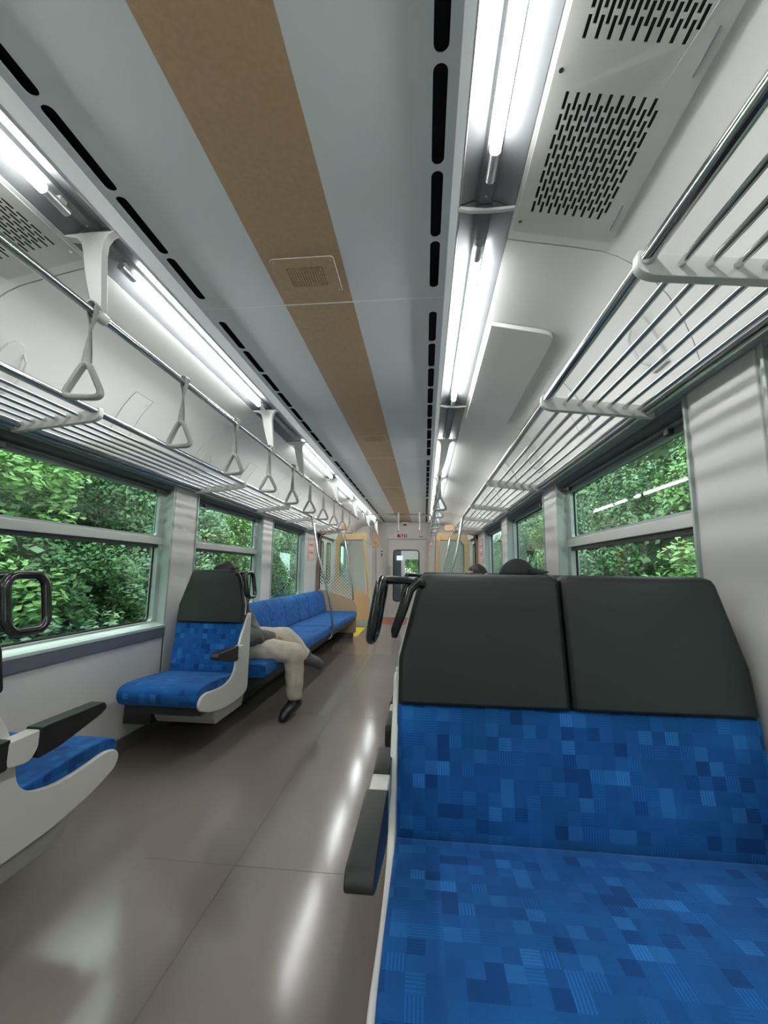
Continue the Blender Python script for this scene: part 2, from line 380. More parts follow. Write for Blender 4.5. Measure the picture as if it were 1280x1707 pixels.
# ------------------------------------------------------------------ side shells above the racks
PROF = [(.748, 2.215), (.80, 2.203), (.95, 2.172), (1.05, 2.148), (1.10, 2.125), (1.15, 2.09), (1.20, 2.04), (1.245, 1.975), (1.28, 1.90), (1.305, 1.82), (1.32, 1.74), (1.33, 1.70)]
def prof_z(x):
    for a, b in zip(PROF, PROF[1:]):
        if a[0] <= x <= b[0]: return a[1]+(b[1]-a[1])*(x-a[0])/(b[0]-a[0])
    return PROF[-1][1]
JO = [Y0, -.34, 1.30, 2.92, 4.5, 6.1, 7.7, 9.0, Y1]
for s in (-1, 1):
    st = struct('trim_%d' % (1 if s < 0 else 2), (s*1.1, 0, 2.1), 'curved light panels above the %s rack' % SIDE[s])
    for i in range(len(JO)-1):
        b = B(); y0, y1 = JO[i]+.0025, JO[i+1]-.0025
        pts = [(s*x, z) for x, z in PROF]+[(s*(x+.006), z+.008) for x, z in PROF[::-1]]
        b.prism(pts, 'y', y0, y1).build('panel', 'panel', st)
    b = B(); b.prism([(s*x, z+.006) for x, z in PROF]+[(s*(x+.012), z+.02) for x, z in PROF[::-1]], 'y', Y0, Y1).build('backing', 'strip', st)

# ------------------------------------------------------------------ lamps in their housings
MODS = [(-1.98, -.40), (-.40, 1.18), (1.18, 2.76), (2.76, 3.50), (3.50, 4.98), (4.98, 6.46), (6.46, 7.94), (7.94, 9.42)]
ORD = ['behind the camera', 'nearest the camera', 'second from the camera', '', 'third from the camera', 'fourth from the camera', 'fifth from the camera', 'farthest from the camera']
for s in (-1, 1):
    for i, (a, b) in enumerate(MODS):
        lit = i != 3
        lab = ('%s long tube lamp in its metal channel, %s' % (SIDE[s], ORD[i])) if lit else 'short unlit metal channel between the %s tube lamps' % SIDE[s]
        t = thing('tube_lamp' if lit else 'lamp_channel', lab, 'lamp' if lit else 'channel', (s*.66, (a+b)/2, 2.25), group='tube lamps along the ceiling' if lit else None)
        g = .003
        pts = [(.578, 2.238), (.592, 2.242), (.620, 2.252), (.632, 2.250), (.640, 2.238), (.676, 2.238), (.684, 2.248), (.696, 2.244), (.732, 2.226), (.747, 2.220)]
        pp = [(s*x, z) for x, z in pts]+[(s*x, z+.005) for x, z in pts[::-1]]
        B().prism(pp, 'y', a+g, b-g).build('reflector', 'housing', t)
        B().prism([(s*.578, 2.238), (s*.576, 2.225), (s*.580, 2.224), (s*.584, 2.238)], 'y', a+g, b-g).build('lip', 'alu', t)
        if lit:
            c0, c1 = a+.115, b-.19+.06
            if i == 1: c0, c1 = a+.115, .99
            if i == 2: c0, c1 = 1.385, 2.62
            B().tube([(s*.658, c0, 2.212), (s*.658, c1, 2.212)], .0145, 14).build('tube', 'tube', t)
            for q0, q1 in ((c0-.075, c0), (c1, c1+.085)):
                B().tube([(s*.658, q0, 2.212), (s*.658, q1, 2.212)], .0135, 14).build('end_cap', 'alu', t)
            for q in (c0-.05, c1+.06): B().box(*sorted((s*.650, s*.666)), q-.012, q+.012, 2.214, 2.240).build('socket', 'white', t, smooth=False)
            for q in (a+.02, b-.03): B().tube([(s*.658, q, 2.233), (s*.658, q, 2.238)], .004, 8).build('screw', 'alu', t)
BR = [1.18, 2.76, 3.50, 4.98, 6.46, 7.94, 9.42]
BAR_X, BAR_Z = .60, 1.92
bn = ['nearest the camera', 'second from the camera', 'third from the camera', 'fourth from the camera', 'fifth from the camera', 'sixth from the camera', 'last before the end wall']
for s in (-1, 1):
    for k, y in enumerate(BR):
        if s > 0 and y < 3.4: # on the right the first joints only carry a curved cover
            if y < 2.9:
                t = B(); t.prism([(s*.572, 2.224), (s*.61, 2.213), (s*.66, 2.210), (s*.71, 2.210), (s*.755, 2.214), (s*.755, 2.221), (s*.66, 2.218), (s*.572, 2.232)], 'y', y-.006, y+.006)
                o = t.build('joint_cover', 'bracket', loc=(s*.66, y, 2.21)); tag(o, 'curved cover over the joint between the right lamps, %s' % bn[k], 'cover', 'covers on the right lamp joints')
            continue
        t = thing('rail_bracket', 'curved white bracket hanging from the %s lamp channel, %s' % (SIDE[s], bn[k]), 'bracket', (s*.64, y, 2.2), group='curved rail brackets')
        L0 = [(.570, 2.224), (.592, 2.214), (.606, 2.19), (.608, 2.15), (.602, 2.09), (.594, 2.01), (.588, 1.95), (.588, 1.925)]
        R0 = [(.614, 1.925), (.628, 1.97), (.648, 2.03), (.664, 2.09), (.676, 2.15), (.688, 2.19), (.708, 2.207), (.752, 2.216)]
        B().prism([(s*p[0], p[1]) for p in L0+R0+[(.752, 2.222), (.66, 2.226)]], 'y', y-.015, y+.015).build('arm', 'bracket', t, bevel=.004)
        B().tube([(s*BAR_X, y-.022, BAR_Z), (s*BAR_X, y+.022, BAR_Z)], .019, 14).build('clamp', 'bracket', t)

# hand rails, straps
def rail(name, path, label, r=.0135):
    c = path[0]; o = B().tube(path, r, 14).build(name, 'chrome', loc=c); tag(o, label, 'rail'); return o
rail('strap_rail', [(-BAR_X, Y0+.02, BAR_Z), (-BAR_X, 6.46, BAR_Z), (-BAR_X, 6.62, BAR_Z)], 'long steel rail over the left seats carrying the hand straps')
rail('strap_rail', [(BAR_X, 3.46, BAR_Z), (BAR_X, 6.62, BAR_Z)], 'steel rail over the right side carrying the hand straps')
o = B().tube([(BAR_X, 3.45, BAR_Z), (BAR_X, 3.47, BAR_Z)], .019, 14).build('rail_end_cap', 'bracket', loc=(BAR_X, 3.46, BAR_Z)); tag(o, 'round white cap on the near end of the right strap rail', 'cap')
for s in (-1, 1):
    rail('strap_rail', [(s*.56, 7.1, 2.06), (s*.585, 7.3, 2.05), (s*.60, 7.5, 1.99), (s*.60, 7.75, 1.93), (s*.60, 8.0, 1.92), (s*.60, 9.5, 1.92)], 'bent steel strap rail past the doorway on the %s' % SIDE[s], .012)
rail('cross_rail', [(-.58, 7.1, 2.06), (.58, 7.1, 2.06)], 'steel rail crossing below the ceiling before the end wall', .012)

def make_strap(x, y, zr, yaw, label, group, ringm='strap', beltm='belt', scale=1.0):
    t = thing('hand_strap', label, 'hand strap', (x, y, zr), yaw, group, local=True)
    h = .045*scale
    ring = []
    tri = [(0, -.165*scale), (-.064*scale, -.292*scale), (.064*scale, -.292*scale)]
    rp = rpoly(tri, [.038*scale, .034*scale, .034*scale], 6)
    B().tube([(p[0], 0, p[1]) for p in rp], .0100, 10, closed=True, flat=1.35, up=(0, 1, 0)).build('ring', ringm, t)
    b = B(); n = 16
    for sd in (-1, 1):
        prev = None; vs = []
        for k in range(n+1):
            u = k/n; z = .012-u*.190*scale
            off = sd*(.0155*(1-u)+.0035*u)*(1-.75*math.sin(PI*u)) ; ang = u*PI/2
            c = Vector((off*math.cos(ang), off*math.sin(ang), z)); wv = Vector((-math.sin(ang), math.cos(ang), 0))*.0145; tv = Vector((math.cos(ang), math.sin(ang), 0))*.0013
            vs += [c+wv+tv, c-wv+tv, c-wv-tv, c+wv-tv]
        fs = []
        for k in range(n):
            for j in range(4): fs.append((k*4+j, k*4+(j+1) % 4, k*4+4+(j+1) % 4, k*4+4+j))
        fs += [(0, 1, 2, 3), (n*4+3, n*4+2, n*4+1, n*4)]
        b.add(vs, fs)
    # wrap over the rail
    pts = []
    for k in range(9):
        a = PI*k/8; pts.append((.0165*math.cos(a), .012+.0035*math.sin(a)*0+.0165*math.sin(a)))
    vs = []; fs = []
    for (px, pz) in pts:
        for rr in (1, 1.16):
            for yy in (-.0145, .0145): vs.append((px*rr, yy, .002+(pz-.002)*rr))
    for k in range(8):
        o4 = k*4
        fs += [(o4, o4+1, o4+5, o4+4), (o4+2, o4+6, o4+7, o4+3), (o4, o4+4, o4+6, o4+2), (o4+1, o4+3, o4+7, o4+5)]
    b.add(vs, fs)
    b.build('belt', beltm, t)
    B().box(-.009, .009, -.0055, .0055, -.176*scale, -.162*scale).build('ring_holder', ringm, t, bevel=.002)
    return t
nth = ['first', 'second', 'third', 'fourth', 'fifth', 'sixth', 'seventh', 'eighth', 'ninth', 'tenth', 'eleventh']
proto = make_strap(-BAR_X, 1.15, BAR_Z, .12, 'grey triangular hand strap on the left rail, first from the camera', 'hand straps on the left rail')
for k in range(1, 10):
    c = copy_tree(proto); c.location = (-BAR_X, 1.15+.5225*k, BAR_Z); c.rotation_euler.z = random.uniform(-.25, .25)
    c['label'] = 'grey triangular hand strap on the left rail, %s from the camera' % nth[k]
for k in range(6):
    c = copy_tree(proto); c.location = (BAR_X, 3.62+.5225*k, BAR_Z); c.rotation_euler.z = random.uniform(-.5, .2)
    c['label'] = 'grey triangular hand strap on the right rail, %s from the camera' % nth[k]; c['group'] = 'hand straps on the right rail'
for s in (-1, 1):
    for k, yy in enumerate((8.15, 8.5)):
        c = copy_tree(proto); c.location = (s*.60, yy, BAR_Z); c['label'] = 'grey hand strap past the doorway on the %s, %s one' % (SIDE[s], ['nearer', 'farther'][k]); c['group'] = 'far grey straps'
for k, xx in enumerate((.02, .38)):
    c = copy_tree(proto); c.location = (xx, 7.1, 2.06); c.rotation_euler.z = PI/2; c['label'] = 'hand strap seen edge on, hanging from the cross rail, %s one' % ['left', 'right'][k]; c['group'] = 'straps on the cross rail'
op = make_strap(-.60, 8.95, BAR_Z, .1, 'orange hand strap near the end wall on the left, nearer one', 'orange straps near the end wall', 'orange', 'orange')
c = copy_tree(op); c.location.y = 9.2; c['label'] = 'orange hand strap near the end wall on the left, farther one'
c = copy_tree(op); c.location = (.60, 8.95, BAR_Z); c['label'] = 'orange hand strap near the end wall on the right'

# ------------------------------------------------------------------ perforated vents and the flat cover
def on_prof(s):
    return lambda p, q, d: (s*p, q, prof_z(p)-.006-d)
for s in (-1, 1):
    for k, (a, b) in enumerate(((-.30, .43), (.43, 1.26))):
        t = thing('vent_panel', 'perforated metal vent panel beside the %s lamps, %s' % (SIDE[s], ['partly out of view', 'ending at the first lamp joint'][k]), 'vent', (s*.9, (a+b)/2, 2.18), group='perforated vent panels')
        holes = []
        for g0, g1 in (((a+.04, a+.34), (a+.40, a+.70)) if k == 0 else ((.475, .79), (.85, 1.20))):
            ncol = 18; px = .0119; L = .039; gp = .009; nr = int((g1-g0)/(L+gp))
            for cidx in range(ncol):
                x = .795+cidx*px
                for r in range(nr-(cidx % 2)+0):
                    y = g0+r*(L+gp)+(cidx % 2)*(L+gp)/2
                    holes.append(rect(x, x+.0078, y, y+L))
        plate(rrect(.758, 1.055, a+.003, b-.003, .008, 2), holes, .003, on_prof(s), 'perforated_plate', 'vent', t)
        B().prism([(s*.775, prof_z(.775)-.0045), (s*1.03, prof_z(1.03)-.0045), (s*1.03, prof_z(1.03)-.004), (s*.775, prof_z(.775)-.004)], 'y', a+.02, b-.02).build('backing', 'black', t, smooth=False)
        for yy in ((a+.03, b-.08) if k == 0 else (.81, 1.215)): 
            B().tube([(s*.772, yy, prof_z(.772)-.0095), (s*.772, yy, prof_z(.772)-.006)], .0055, 10).build('screw', 'chrome', t)
        for y0 in ((a+.3, b-.1) if k == 0 else (.72, 1.12)):
            B().tube([(s*1.036, y0, prof_z(1.036)-.008), (s*1.036, y0+.085, prof_z(1.036)-.008)], .0018, 6).build('edge_clip', 'strip', t)
t = thing('ceiling_cover', 'raised rectangular grey cover plate beside the right lamps', 'cover plate', (.9, 2.3, 2.17))
pl = rpoly([(.765, 1.76), (1.04, 1.76), (1.04, 2.92), (.765, 2.92)], [.0, .05, .05, .0], 4)
b = B(); top = [(p[0], p[1], prof_z(p[0])-.003) for p in pl]; bot = [(p[0], p[1], prof_z(p[0])-.024) for p in pl]; n = len(pl)
b.add(top+bot, [tuple(range(n)), tuple(range(2*n-1, n-1, -1))]+[(i, (i+1) % n, n+(i+1) % n, n+i) for i in range(n)])
b.build('plate', 'panel', t, bevel=.003)
for yy in (2.05, 2.3, 2.55, 2.8): B().tube([(.775, yy, prof_z(.775)-.028), (.775, yy, prof_z(.775)-.023)], .004, 8).build('screw', 'chrome', t)

# ------------------------------------------------------------------ luggage racks
RB = [-1.5, -.6, .12, .86, 1.60, 3.08, 4.20, 5.15, 6.1, 6.98]
for s in (-1, 1):
    t = thing('luggage_rack', 'steel tube luggage rack along the %s wall' % SIDE[s], 'rack', (s*1.14, 2.5, 1.73), group='luggage racks')
    B().tube([(s*.94, Y0+.02, 1.762), (s*.94, 6.98, 1.762)], .0155, 16).build('front_rail', 'chrome', t)
    for k in range(6):
        x = 1.005+k*.054; z = 1.750-(x-.94)*.10
        B().tube([(s*x, Y0+.02, z), (s*x, 6.98, z)], .0078, 12).build('rod', 'chrome', t)
    for y in RB:
        pts = rpoly([(s*.922, 1.785), (s*.918, 1.738), (s*.95, 1.722), (s*1.33, 1.680), (s*1.33, 1.725), (s*.96, 1.772)], [.01, .02, .01, 0, 0, .01], 3)
        B().prism(pts, 'y', y-.012, y+.012).build('bracket', 'bracket', t, bevel=.003)
    B().prism([(s*1.285, 1.712), (s*1.325, 1.712), (s*1.325, 1.704), (s*1.285, 1.704)], 'y', Y0+.02, 6.98).build('rear_ledge', 'alu', t, smooth=False)
    B().tube([(s*1.30, Y0+.02, 1.697), (s*1.30, 6.98, 1.697)], .006, 8).build('rear_rod', 'chrome', t)

# coat hooks and access plates on the curved panels
def on_curve(y, zc, s, off=0):
    for a, b in zip(PROF, PROF[1:]):
        if b[1] <= zc <= a[1]:
            u = (zc-a[1])/(b[1]-a[1]); return s*(a[0]+(b[0]-a[0])*u-off)
    return s*1.33
hn = ['first', 'second', 'third', 'fourth']
for s in (-1, 1):
    for k, yy in enumerate((1.47, 3.03, 4.6, 6.1)):
        t = thing('coat_hook', 'grey fin shaped coat hook over the %s rack, %s from the camera' % (SIDE[s], hn[k]), 'hook', (on_curve(yy, 1.92, s), yy, 1.92), group='coat hooks over the racks')
        b = B(); zs = [2.02, 2.0, 1.96, 1.9, 1.85, 1.82]; hw = [.018, .038, .045, .045, .045, .045]; vs = []
        for z, h in zip(zs, hw):
            for off in (-.002, .012):
                for sg in (-1, 1): vs.append((on_curve(yy, z, s, off), yy+sg*h, z))
        fs = []
        for i in range(len(zs)-1):
            o4 = i*4; fs += [(o4, o4+1, o4+5, o4+4), (o4+2, o4+6, o4+7, o4+3), (o4, o4+4, o4+6, o4+2), (o4+1, o4+3, o4+7, o4+5)]
        fs += [(0, 2, 3, 1), (len(vs)-4, len(vs)-3, len(vs)-1, len(vs)-2)]
        b.add(vs, fs).build('plate', 'bracket', t, bevel=.003)
        B().tube([(on_curve(yy, 1.99, s, .012), yy+.035, 1.99), (on_curve(yy, 1.96, s, .03), yy+.052, 1.955), (on_curve(yy, 1.90, s, .035), yy+.056, 1.90), (on_curve(yy, 1.87, s, .03), yy+.052, 1.87), (on_curve(yy, 1.85, s, .012), yy+.036, 1.85)], .006, 8).build('hook', 'bracket', t)
    for k, yy in enumerate((2.17, 3.75, 5.35)):
        t = thing('access_plate', 'small outlined access plate over the %s rack, %s from the camera' % (SIDE[s], hn[k]), 'plate', (on_curve(yy, 2.0, s), yy, 2.0), group='access plates over the racks')
        vs = []; zs = [2.085, 2.06, 2.0, 1.94, 1.88, 1.83]
        for z in zs:
            for off in (-.002, .003):
                for sg in (-1, 1): vs.append((on_curve(yy, z, s, off), yy+sg*.075, z))
        fs = []
        for i in range(len(zs)-1):
            o4 = i*4; fs += [(o4, o4+1, o4+5, o4+4), (o4+2, o4+6, o4+7, o4+3), (o4, o4+4, o4+6, o4+2), (o4+1, o4+3, o4+7, o4+5)]
        fs += [(0, 2, 3, 1), (len(vs)-4, len(vs)-3, len(vs)-1, len(vs)-2)]
        B().add(vs, fs).build('cover', 'panel', t)
        lp = [(on_curve(yy, z, s, .003), yy-.075, z) for z in zs]+[(on_curve(yy, z, s, .003), yy+.075, z) for z in zs[::-1]]
        B().tube(lp, .0012, 5, closed=True).build('outline', 'strip', t)
        for sg in (-1, 1): B().tube([(on_curve(yy, 2.06, s, .002), yy+sg*.055, 2.06), (on_curve(yy, 2.06, s, .006), yy+sg*.055, 2.06)], .004, 8).build('screw', 'alu', t)

# ------------------------------------------------------------------ side walls with window and door openings
WIN = [(-1.95, -.59), (-.27, 1.11), (1.43, 2.83), (3.15, 4.52), (4.84, 6.20)]
WZ0, WZ1 = .705, 1.70
DOOR = (7.10, 8.28)
wn = 0
for s in (-1, 1):
    holes = [rect(a, b, WZ0, WZ1) for a, b in WIN]+[rect(DOOR[0], DOOR[1], .004, 1.86), rect(8.75, 9.85, .95, 1.70)]
    fn = lambda p, q, d, s=s: (s*(1.40+d), p, q)
    wl = plate(rect(Y0, Y1, 0, 2.05), holes, .10, fn, 'wall_%s' % SIDE[s], 'wall'); tag(wl, 'pale laminate %s side wall' % SIDE[s], None, kind='structure')
    bb = B().box(*sorted((s*1.338, s*1.352)), Y0, 6.95, 0, .085).build('baseboard_%s' % SIDE[s], 'base', smooth=False); tag(bb, 'dark kick plate along the %s wall' % SIDE[s], None, kind='structure')
    # pillar covers between windows and dark joint lines beneath
    pc = [(-.59, -.27), (1.11, 1.43), (2.83, 3.15), (4.52, 4.84), (6.20, 6.86)]
    for a, b in pc:
        B().box(*sorted((s*1.342, s*1.351)), a+.02, b-.02, .02, 1.70).build('panel', 'wall', wl, bevel=.003)
    for a, b in WIN:
        B().box(*sorted((s*1.345, s*1.351)), a-.014, a-.006, .09, .66).build('joint', 'strip', wl, smooth=False)
        B().box(*sorted((s*1.344, s*1.351)), b+.004, b+.012, .09, .70).build('joint', 'strip', wl, smooth=False)
    # header over the windows
    B().prism([(s*1.31, 1.700), (s*1.35, 1.700), (s*1.35, 1.722), (s*1.31, 1.712)], 'y', Y0, 6.95).build('header', 'frame', wl, smooth=False)
    for i, (a, b) in enumerate(WIN):
        wn += 1
        w = struct('window_%d' % wn, (s*1.42, (a+b)/2, WZ0), '%s side window, %s' % (SIDE[s], ['behind the camera', 'beside the camera', 'nearest one in view', 'middle one in view', 'farthest one in view'][i]))
        fr = lambda p, q, d, s=s: (s*(1.425+d), p, q)
        plate(rect(a, b, WZ0+.012, WZ1), [rrect(a+.05, b-.05, WZ0+.03, WZ1-.07, .03, 3)], .05, fr, 'window_frame', 'frame', w)
        # deep reveal liners that return to the wall face
        for yy, d in ((a, .012), (b, -.012)):
            B().box(*sorted((s*1.338, s*1.402)), min(yy, yy+d), max(yy, yy+d), WZ0, WZ1).build('reveal', 'frame', w, bevel=.002)
        B().box(*sorted((s*1.345, s*1.40)), a+.012, b-.012, WZ1-.012, WZ1).build('soffit', 'frame', w, smooth=False)
        B().prism([(s*1.330, WZ0+.004), (s*1.332, WZ0-.014), (s*1.36, WZ0-.016), (s*1.405, WZ0+.01), (s*1.405, WZ0+.024), (s*1.36, WZ0+.008)], 'y', a-.005, b+.005).build('sill', 'sill', w, bevel=.002)
        B().box(*sorted((s*1.334, s*1.351)), a-.005, b+.005, WZ0-.075, WZ0-.016).build('sill_strip', 'strip', w, bevel=.003)
        # rolled blind case
        B().prism([(s*1.352, WZ1-.012), (s*1.352, WZ1-.035), (s*1.40, WZ1-.065), (s*1.402, WZ1-.012)], 'y', a+.014, b-.014).build('blind_case', 'blind', w, smooth=False)
        B().tube([(s*1.372, a+.014, WZ1-.062), (s*1.372, b-.014, WZ1-.062)], .008, 10).build('blind_bar', 'blind', w)
        for yy in (a+.16, b-.16): B().box(*sorted((s*1.362, s*1.385)), yy-.015, yy+.015, WZ1-.09, WZ1-.062).build('catch', 'rubber', w, bevel=.003)
        mid = i < 3 or (i == 3 and s < 0)
        gx = 1.437
        def pane(z0, z1):
            B().box(*sorted((s*gx, s*(gx+.004))), a+.045, b-.045, z0, z1).build('pane', 'glass', w, smooth=False)
            B().tube([(s*(gx-.002), y, z) for y, z in rrect(a+.053, b-.053, z0+.006, z1-.006, .028, 3)], .0065, 6, closed=True).build('gasket', 'rubber', w)
        if mid:
            B().box(*sorted((s*1.392, s*1.45)), a+.012, b-.012, 1.262, 1.312).build('mullion', 'alu', w, bevel=.004)
            B().box(*sorted((s*1.405, s*1.425)), a+.05, b-.05, 1.240, 1.262).build('lower_lip', 'rubber', w, smooth=False)
            zz = (1.312, WZ1-.068)
            plate(rect(a+.03, b-.03, 1.30, WZ1-.04), [rrect(a+.075, b-.075, 1.325, WZ1-.085, .02, 3)], .02, lambda p, q, d, s=s: (s*(1.412+d), p, q), 'sash_frame', 'frame', w)
            pane(WZ0+.03, 1.262); pane(*zz)
        else: pane(WZ0+.03, WZ1-.068)
    # outer skin and door
    dn = 1 if s < 0 else 2
    d = struct('door_%d' % dn, (s*1.42, 7.69, 0), 'closed pale sliding side door on the %s' % SIDE[s])
    for a, b in ((DOOR[0], 7.688), (7.692, DOOR[1])):
        plate(rect(a, b, 0.004, 1.86), [rrect(a+.13, b-.13, .85, 1.62, .05, 4)], .03, lambda p, q, dd, s=s: (s*(1.405+dd), p, q), 'door_leaf', 'wall', d)
        B().box(*sorted((s*1.404, s*1.408)), a+.12, b-.12, .84, 1.63).build('pane', 'glass', d, smooth=False)
        B().tube([(s*1.392, y, z) for y, z in rrect(a+.13, b-.13, .85, 1.62, .05, 4)], .008, 6, closed=True).build('gasket', 'rubber', d)
    wn += 1
    w = struct('window_%d' % wn, (s*1.42, 9.3, .95), 'small %s window in the end bay' % SIDE[s])
    plate(rect(8.75, 9.85, .95, 1.70), [rrect(8.80, 9.80, 1.0, 1.65, .03, 3)], .05, lambda p, q, d, s=s: (s*(1.425+d), p, q), 'window_frame', 'frame', w)
    B().box(*sorted((s*1.437, s*1.441)), 8.79, 9.81, .99, 1.66).build('pane', 'glass', w, smooth=False)
    B().tube([(s*1.33, 8.62, 1.12), (s*1.33, 9.98, 1.12)], .012, 10).build('guard_rail', 'alu', w)

# ------------------------------------------------------------------ end walls
we = struct('wall_far', (0, Y1, 0), 'pale end wall with the passage door')
plate(rect(-1.36, 1.36, 0, 2.30), [rect(-.45, .51, 0.004, 1.865)], .06, lambda p, q, d: (p, Y1+.03+d, q), 'panel', 'wall', we)
for x in (-.455, .515): B().box(x-.018, x+.018, Y1-.02, Y1+.01, 0, 1.88).build('door_post', 'panel', we, bevel=.003)
B().box(-.47, .53, Y1-.02, Y1+.01, 1.865, 1.89).build('door_head', 'frame', we, bevel=.003)
for s in (-1, 1):
    B().prism([(s*.72, Y1), (s*.80, Y1-.10), (s*1.0, Y1-.14), (s*1.352, Y1-.14), (s*1.352, Y1)], 'z', 0, 2.22).build('column', 'wall', we, bevel=.01)
    B().tube([(s*.71, Y1-.012, .0), (s*.71, Y1-.012, 2.25)], .012, 8).build('corner_tube', 'alu', we)
wb = B().box(-1.45, 1.45, Y0-.06, Y0, 0, 2.38).build('wall_back', 'wall', smooth=False); tag(wb, 'plain end wall behind the camera', None, kind='structure')
d = struct('door_3', (0, Y1+.03, 0), 'grey passage door with a tall rounded window')
plate(rect(-.44, .505, 0.004, 1.862), [rrect(-.29, .33, .375, 1.60, .07, 5)], .035, lambda p, q, dd: (p, Y1+.035+dd, q), 'door_leaf', 'wall', d)
B().box(-.30, .34, Y1+.033, Y1+.037, .36, 1.61).build('pane', 'pglass', d, smooth=False)
B().tube([(x, Y1+.014, z) for x, z in rrect(-.29, .33, .375, 1.60, .07, 5)], .012, 8, closed=True).build('gasket', 'rubber', d)
B().tube([(-.375, Y1-.02, .98), (-.375, Y1-.02, 1.22)], .012, 8).build('handle', 'alu', d)
B().box(-.45, -.436, Y1, Y1+.05, 0, 1.86).build('gap', 'rubber', d, smooth=False)

# signs on the end wall and side
def flat_sign(name, x0, x1, z0, z1, m, label, cat, marks=(), y=Y1-.002, group=None):
    t = thing(name, label, cat, ((x0+x1)/2, y, (z0+z1)/2), group=group)
    B().box(x0, x1, y-.006, y+.002, z0, z1).build('plate', m, t, bevel=.001)
    for (a, b, c, e, mm) in marks:
        B().box(x0+(x1-x0)*a, x0+(x1-x0)*b, y-.0085, y-.006, z0+(z1-z0)*c, z0+(z1-z0)*e).build('mark', mm, t, smooth=False)
    return t
flat_sign('wall_notice', -.42, -.25, 1.97, 2.16, 'white', 'white outlined frame high on the end wall left of the signs', 'notice', [(.1, .9, .08, .92, 'panel')])
flat_sign('pictogram_sign', -.20, -.06, 1.91, 1.99, 'red', 'small red and white pictogram sign above the passage door', 'sign', [(.05, .35, .1, .9, 'ink'), (.5, .72, .45, .85, 'white'), (.6, .9, .15, .4, 'white')])
flat_sign('pictogram_sign', -.035, .035, 1.91, 1.985, 'ink', 'small dark pictogram sign right of the red one', 'sign', [(.3, .7, .2, .8, 'white')])
flat_sign('number_plate', .33, .43, 1.915, 1.94, 'panel', 'small grey lettered plate above the passage door on its right', 'sign', [(.05, .3, .1, .9, 'ink'), (.38, .6, .1, .9, 'ink'), (.68, .95, .1, .9, 'ink')])
flat_sign('notice', -.63, -.53, 1.42, 1.62, 'white', 'small white notice with a dark figure left of the passage door', 'notice', [(.3, .7, .1, .5, 'strip'), (.2, .8, .65, .8, 'strip')])
t = thing('ceiling_sensor', 'small white box with a black face where ceiling meets end wall', 'sensor', (-.02, Y1-.08, 2.24))
B().box(-.09, .07, Y1-.12, Y1-.001, 2.19, 2.275).build('case', 'white', t, bevel=.006)
B().box(-.055, .035, Y1-.128, Y1-.118, 2.195, 2.225).build('face', 'black', t, smooth=False)
for s in (-1, 1):
    t = thing('framed_notice', 'pink printed notice in a thin frame on the %s wall before the partition' % SIDE[s], 'notice', (s*1.335, 6.55, 1.42), group='pink wall notices')
    B().box(*sorted((s*1.332, s*1.342)), 6.36, 6.74, 1.24, 1.60).build('board', 'pink', t, smooth=False)
    B().tube([(s*1.33, 6.36, 1.24), (s*1.33, 6.74, 1.24), (s*1.33, 6.74, 1.60), (s*1.33, 6.36, 1.60)], .005, 6, closed=True).build('frame', 'alu', t)
    for k in range(4): B().box(*sorted((s*1.3305, s*1.333)), 6.41, 6.69-.05*(k % 2), 1.30+k*.06, 1.318+k*.06).build('print_line', 'red' if k % 2 else 'white', t, smooth=False)

# ------------------------------------------------------------------ next carriage seen through the door window
nc = struct('trim_3', (0, 12.5, 0), 'next carriage seen through the passage door')
B().box(-1.36, 1.36, Y1+.1, 16.5, -.05, 0).build('floor', 'floor', nc, smooth=False)
B().box(-1.36, 1.36, Y1+.1, 16.5, 2.2, 2.24).build('ceiling', 'ceil', nc, smooth=False)
for s in (-1, 1):
    plate(rect(Y1+.1, 16.5, 0, 2.24), [rect(11.6, 12.8, .8, 1.65), rect(13.2, 14.4, .8, 1.65)], .05, lambda p, q, d, s=s: (s*(1.36+d), p, q), 'wall', 'wall', nc)
    B().box(*sorted((s*.75, s*1.33)), 11.4, 16.2, .25, .45).build('bench', 'fabric', nc, bevel=.02)
    B().tube([(s*.62, 10.8, 2.15), (s*.62, 15.8, 2.15)], .014, 8).build('tube', 'tube', nc)
plate(rect(-1.4, 1.4, 0, 2.24), [rrect(-.30, .22, .90, 1.55, .05, 3)], .05, lambda p, q, d: (p, 16.47+d, q), 'wall', 'wall', nc)
B().box(-1.36, -.55, 11.0, 11.05, 0, 2.2).build('bulkhead', 'strip', nc, smooth=False)
B().box(-.28, -.12, 11.2, 11.23, 1.38, 1.50).build('screen', 'screen', nc, smooth=False)
B().box(-.50, -.16, 11.25, 11.3, 0, 1.72).build('cabinet', 'strip', nc, smooth=False)
for s in (-1, 1):
    for k in range(5): B().tube([(s*(.94+k*.07), 10.9, 1.75), (s*(.94+k*.07), 16.3, 1.75)], .012, 6).build('rack_rod', 'chrome', nc)
    B().tube([(s*.60, 11.2, 1.92), (s*.60, 16.2, 1.92)], .014, 8).build('strap_rail', 'chrome', nc)
    B().tube([(s*.62, 12.9, .3), (s*.70, 12.9, 1.0), (s*.94, 12.9, 1.75)], .014, 8).build('grab_pole', 'chrome', nc)
    B().box(*sorted((s*1.20, s*1.34)), 11.4, 16.2, .45, .80).build('bench_back', 'fabric', nc, bevel=.02)
    B().prism(rrect(*sorted((s*.40, s*1.34)), .05, 1.1, .05, 3), 'y', 14.6, 14.64).build('partition', 'vinyl', nc, smooth=False)

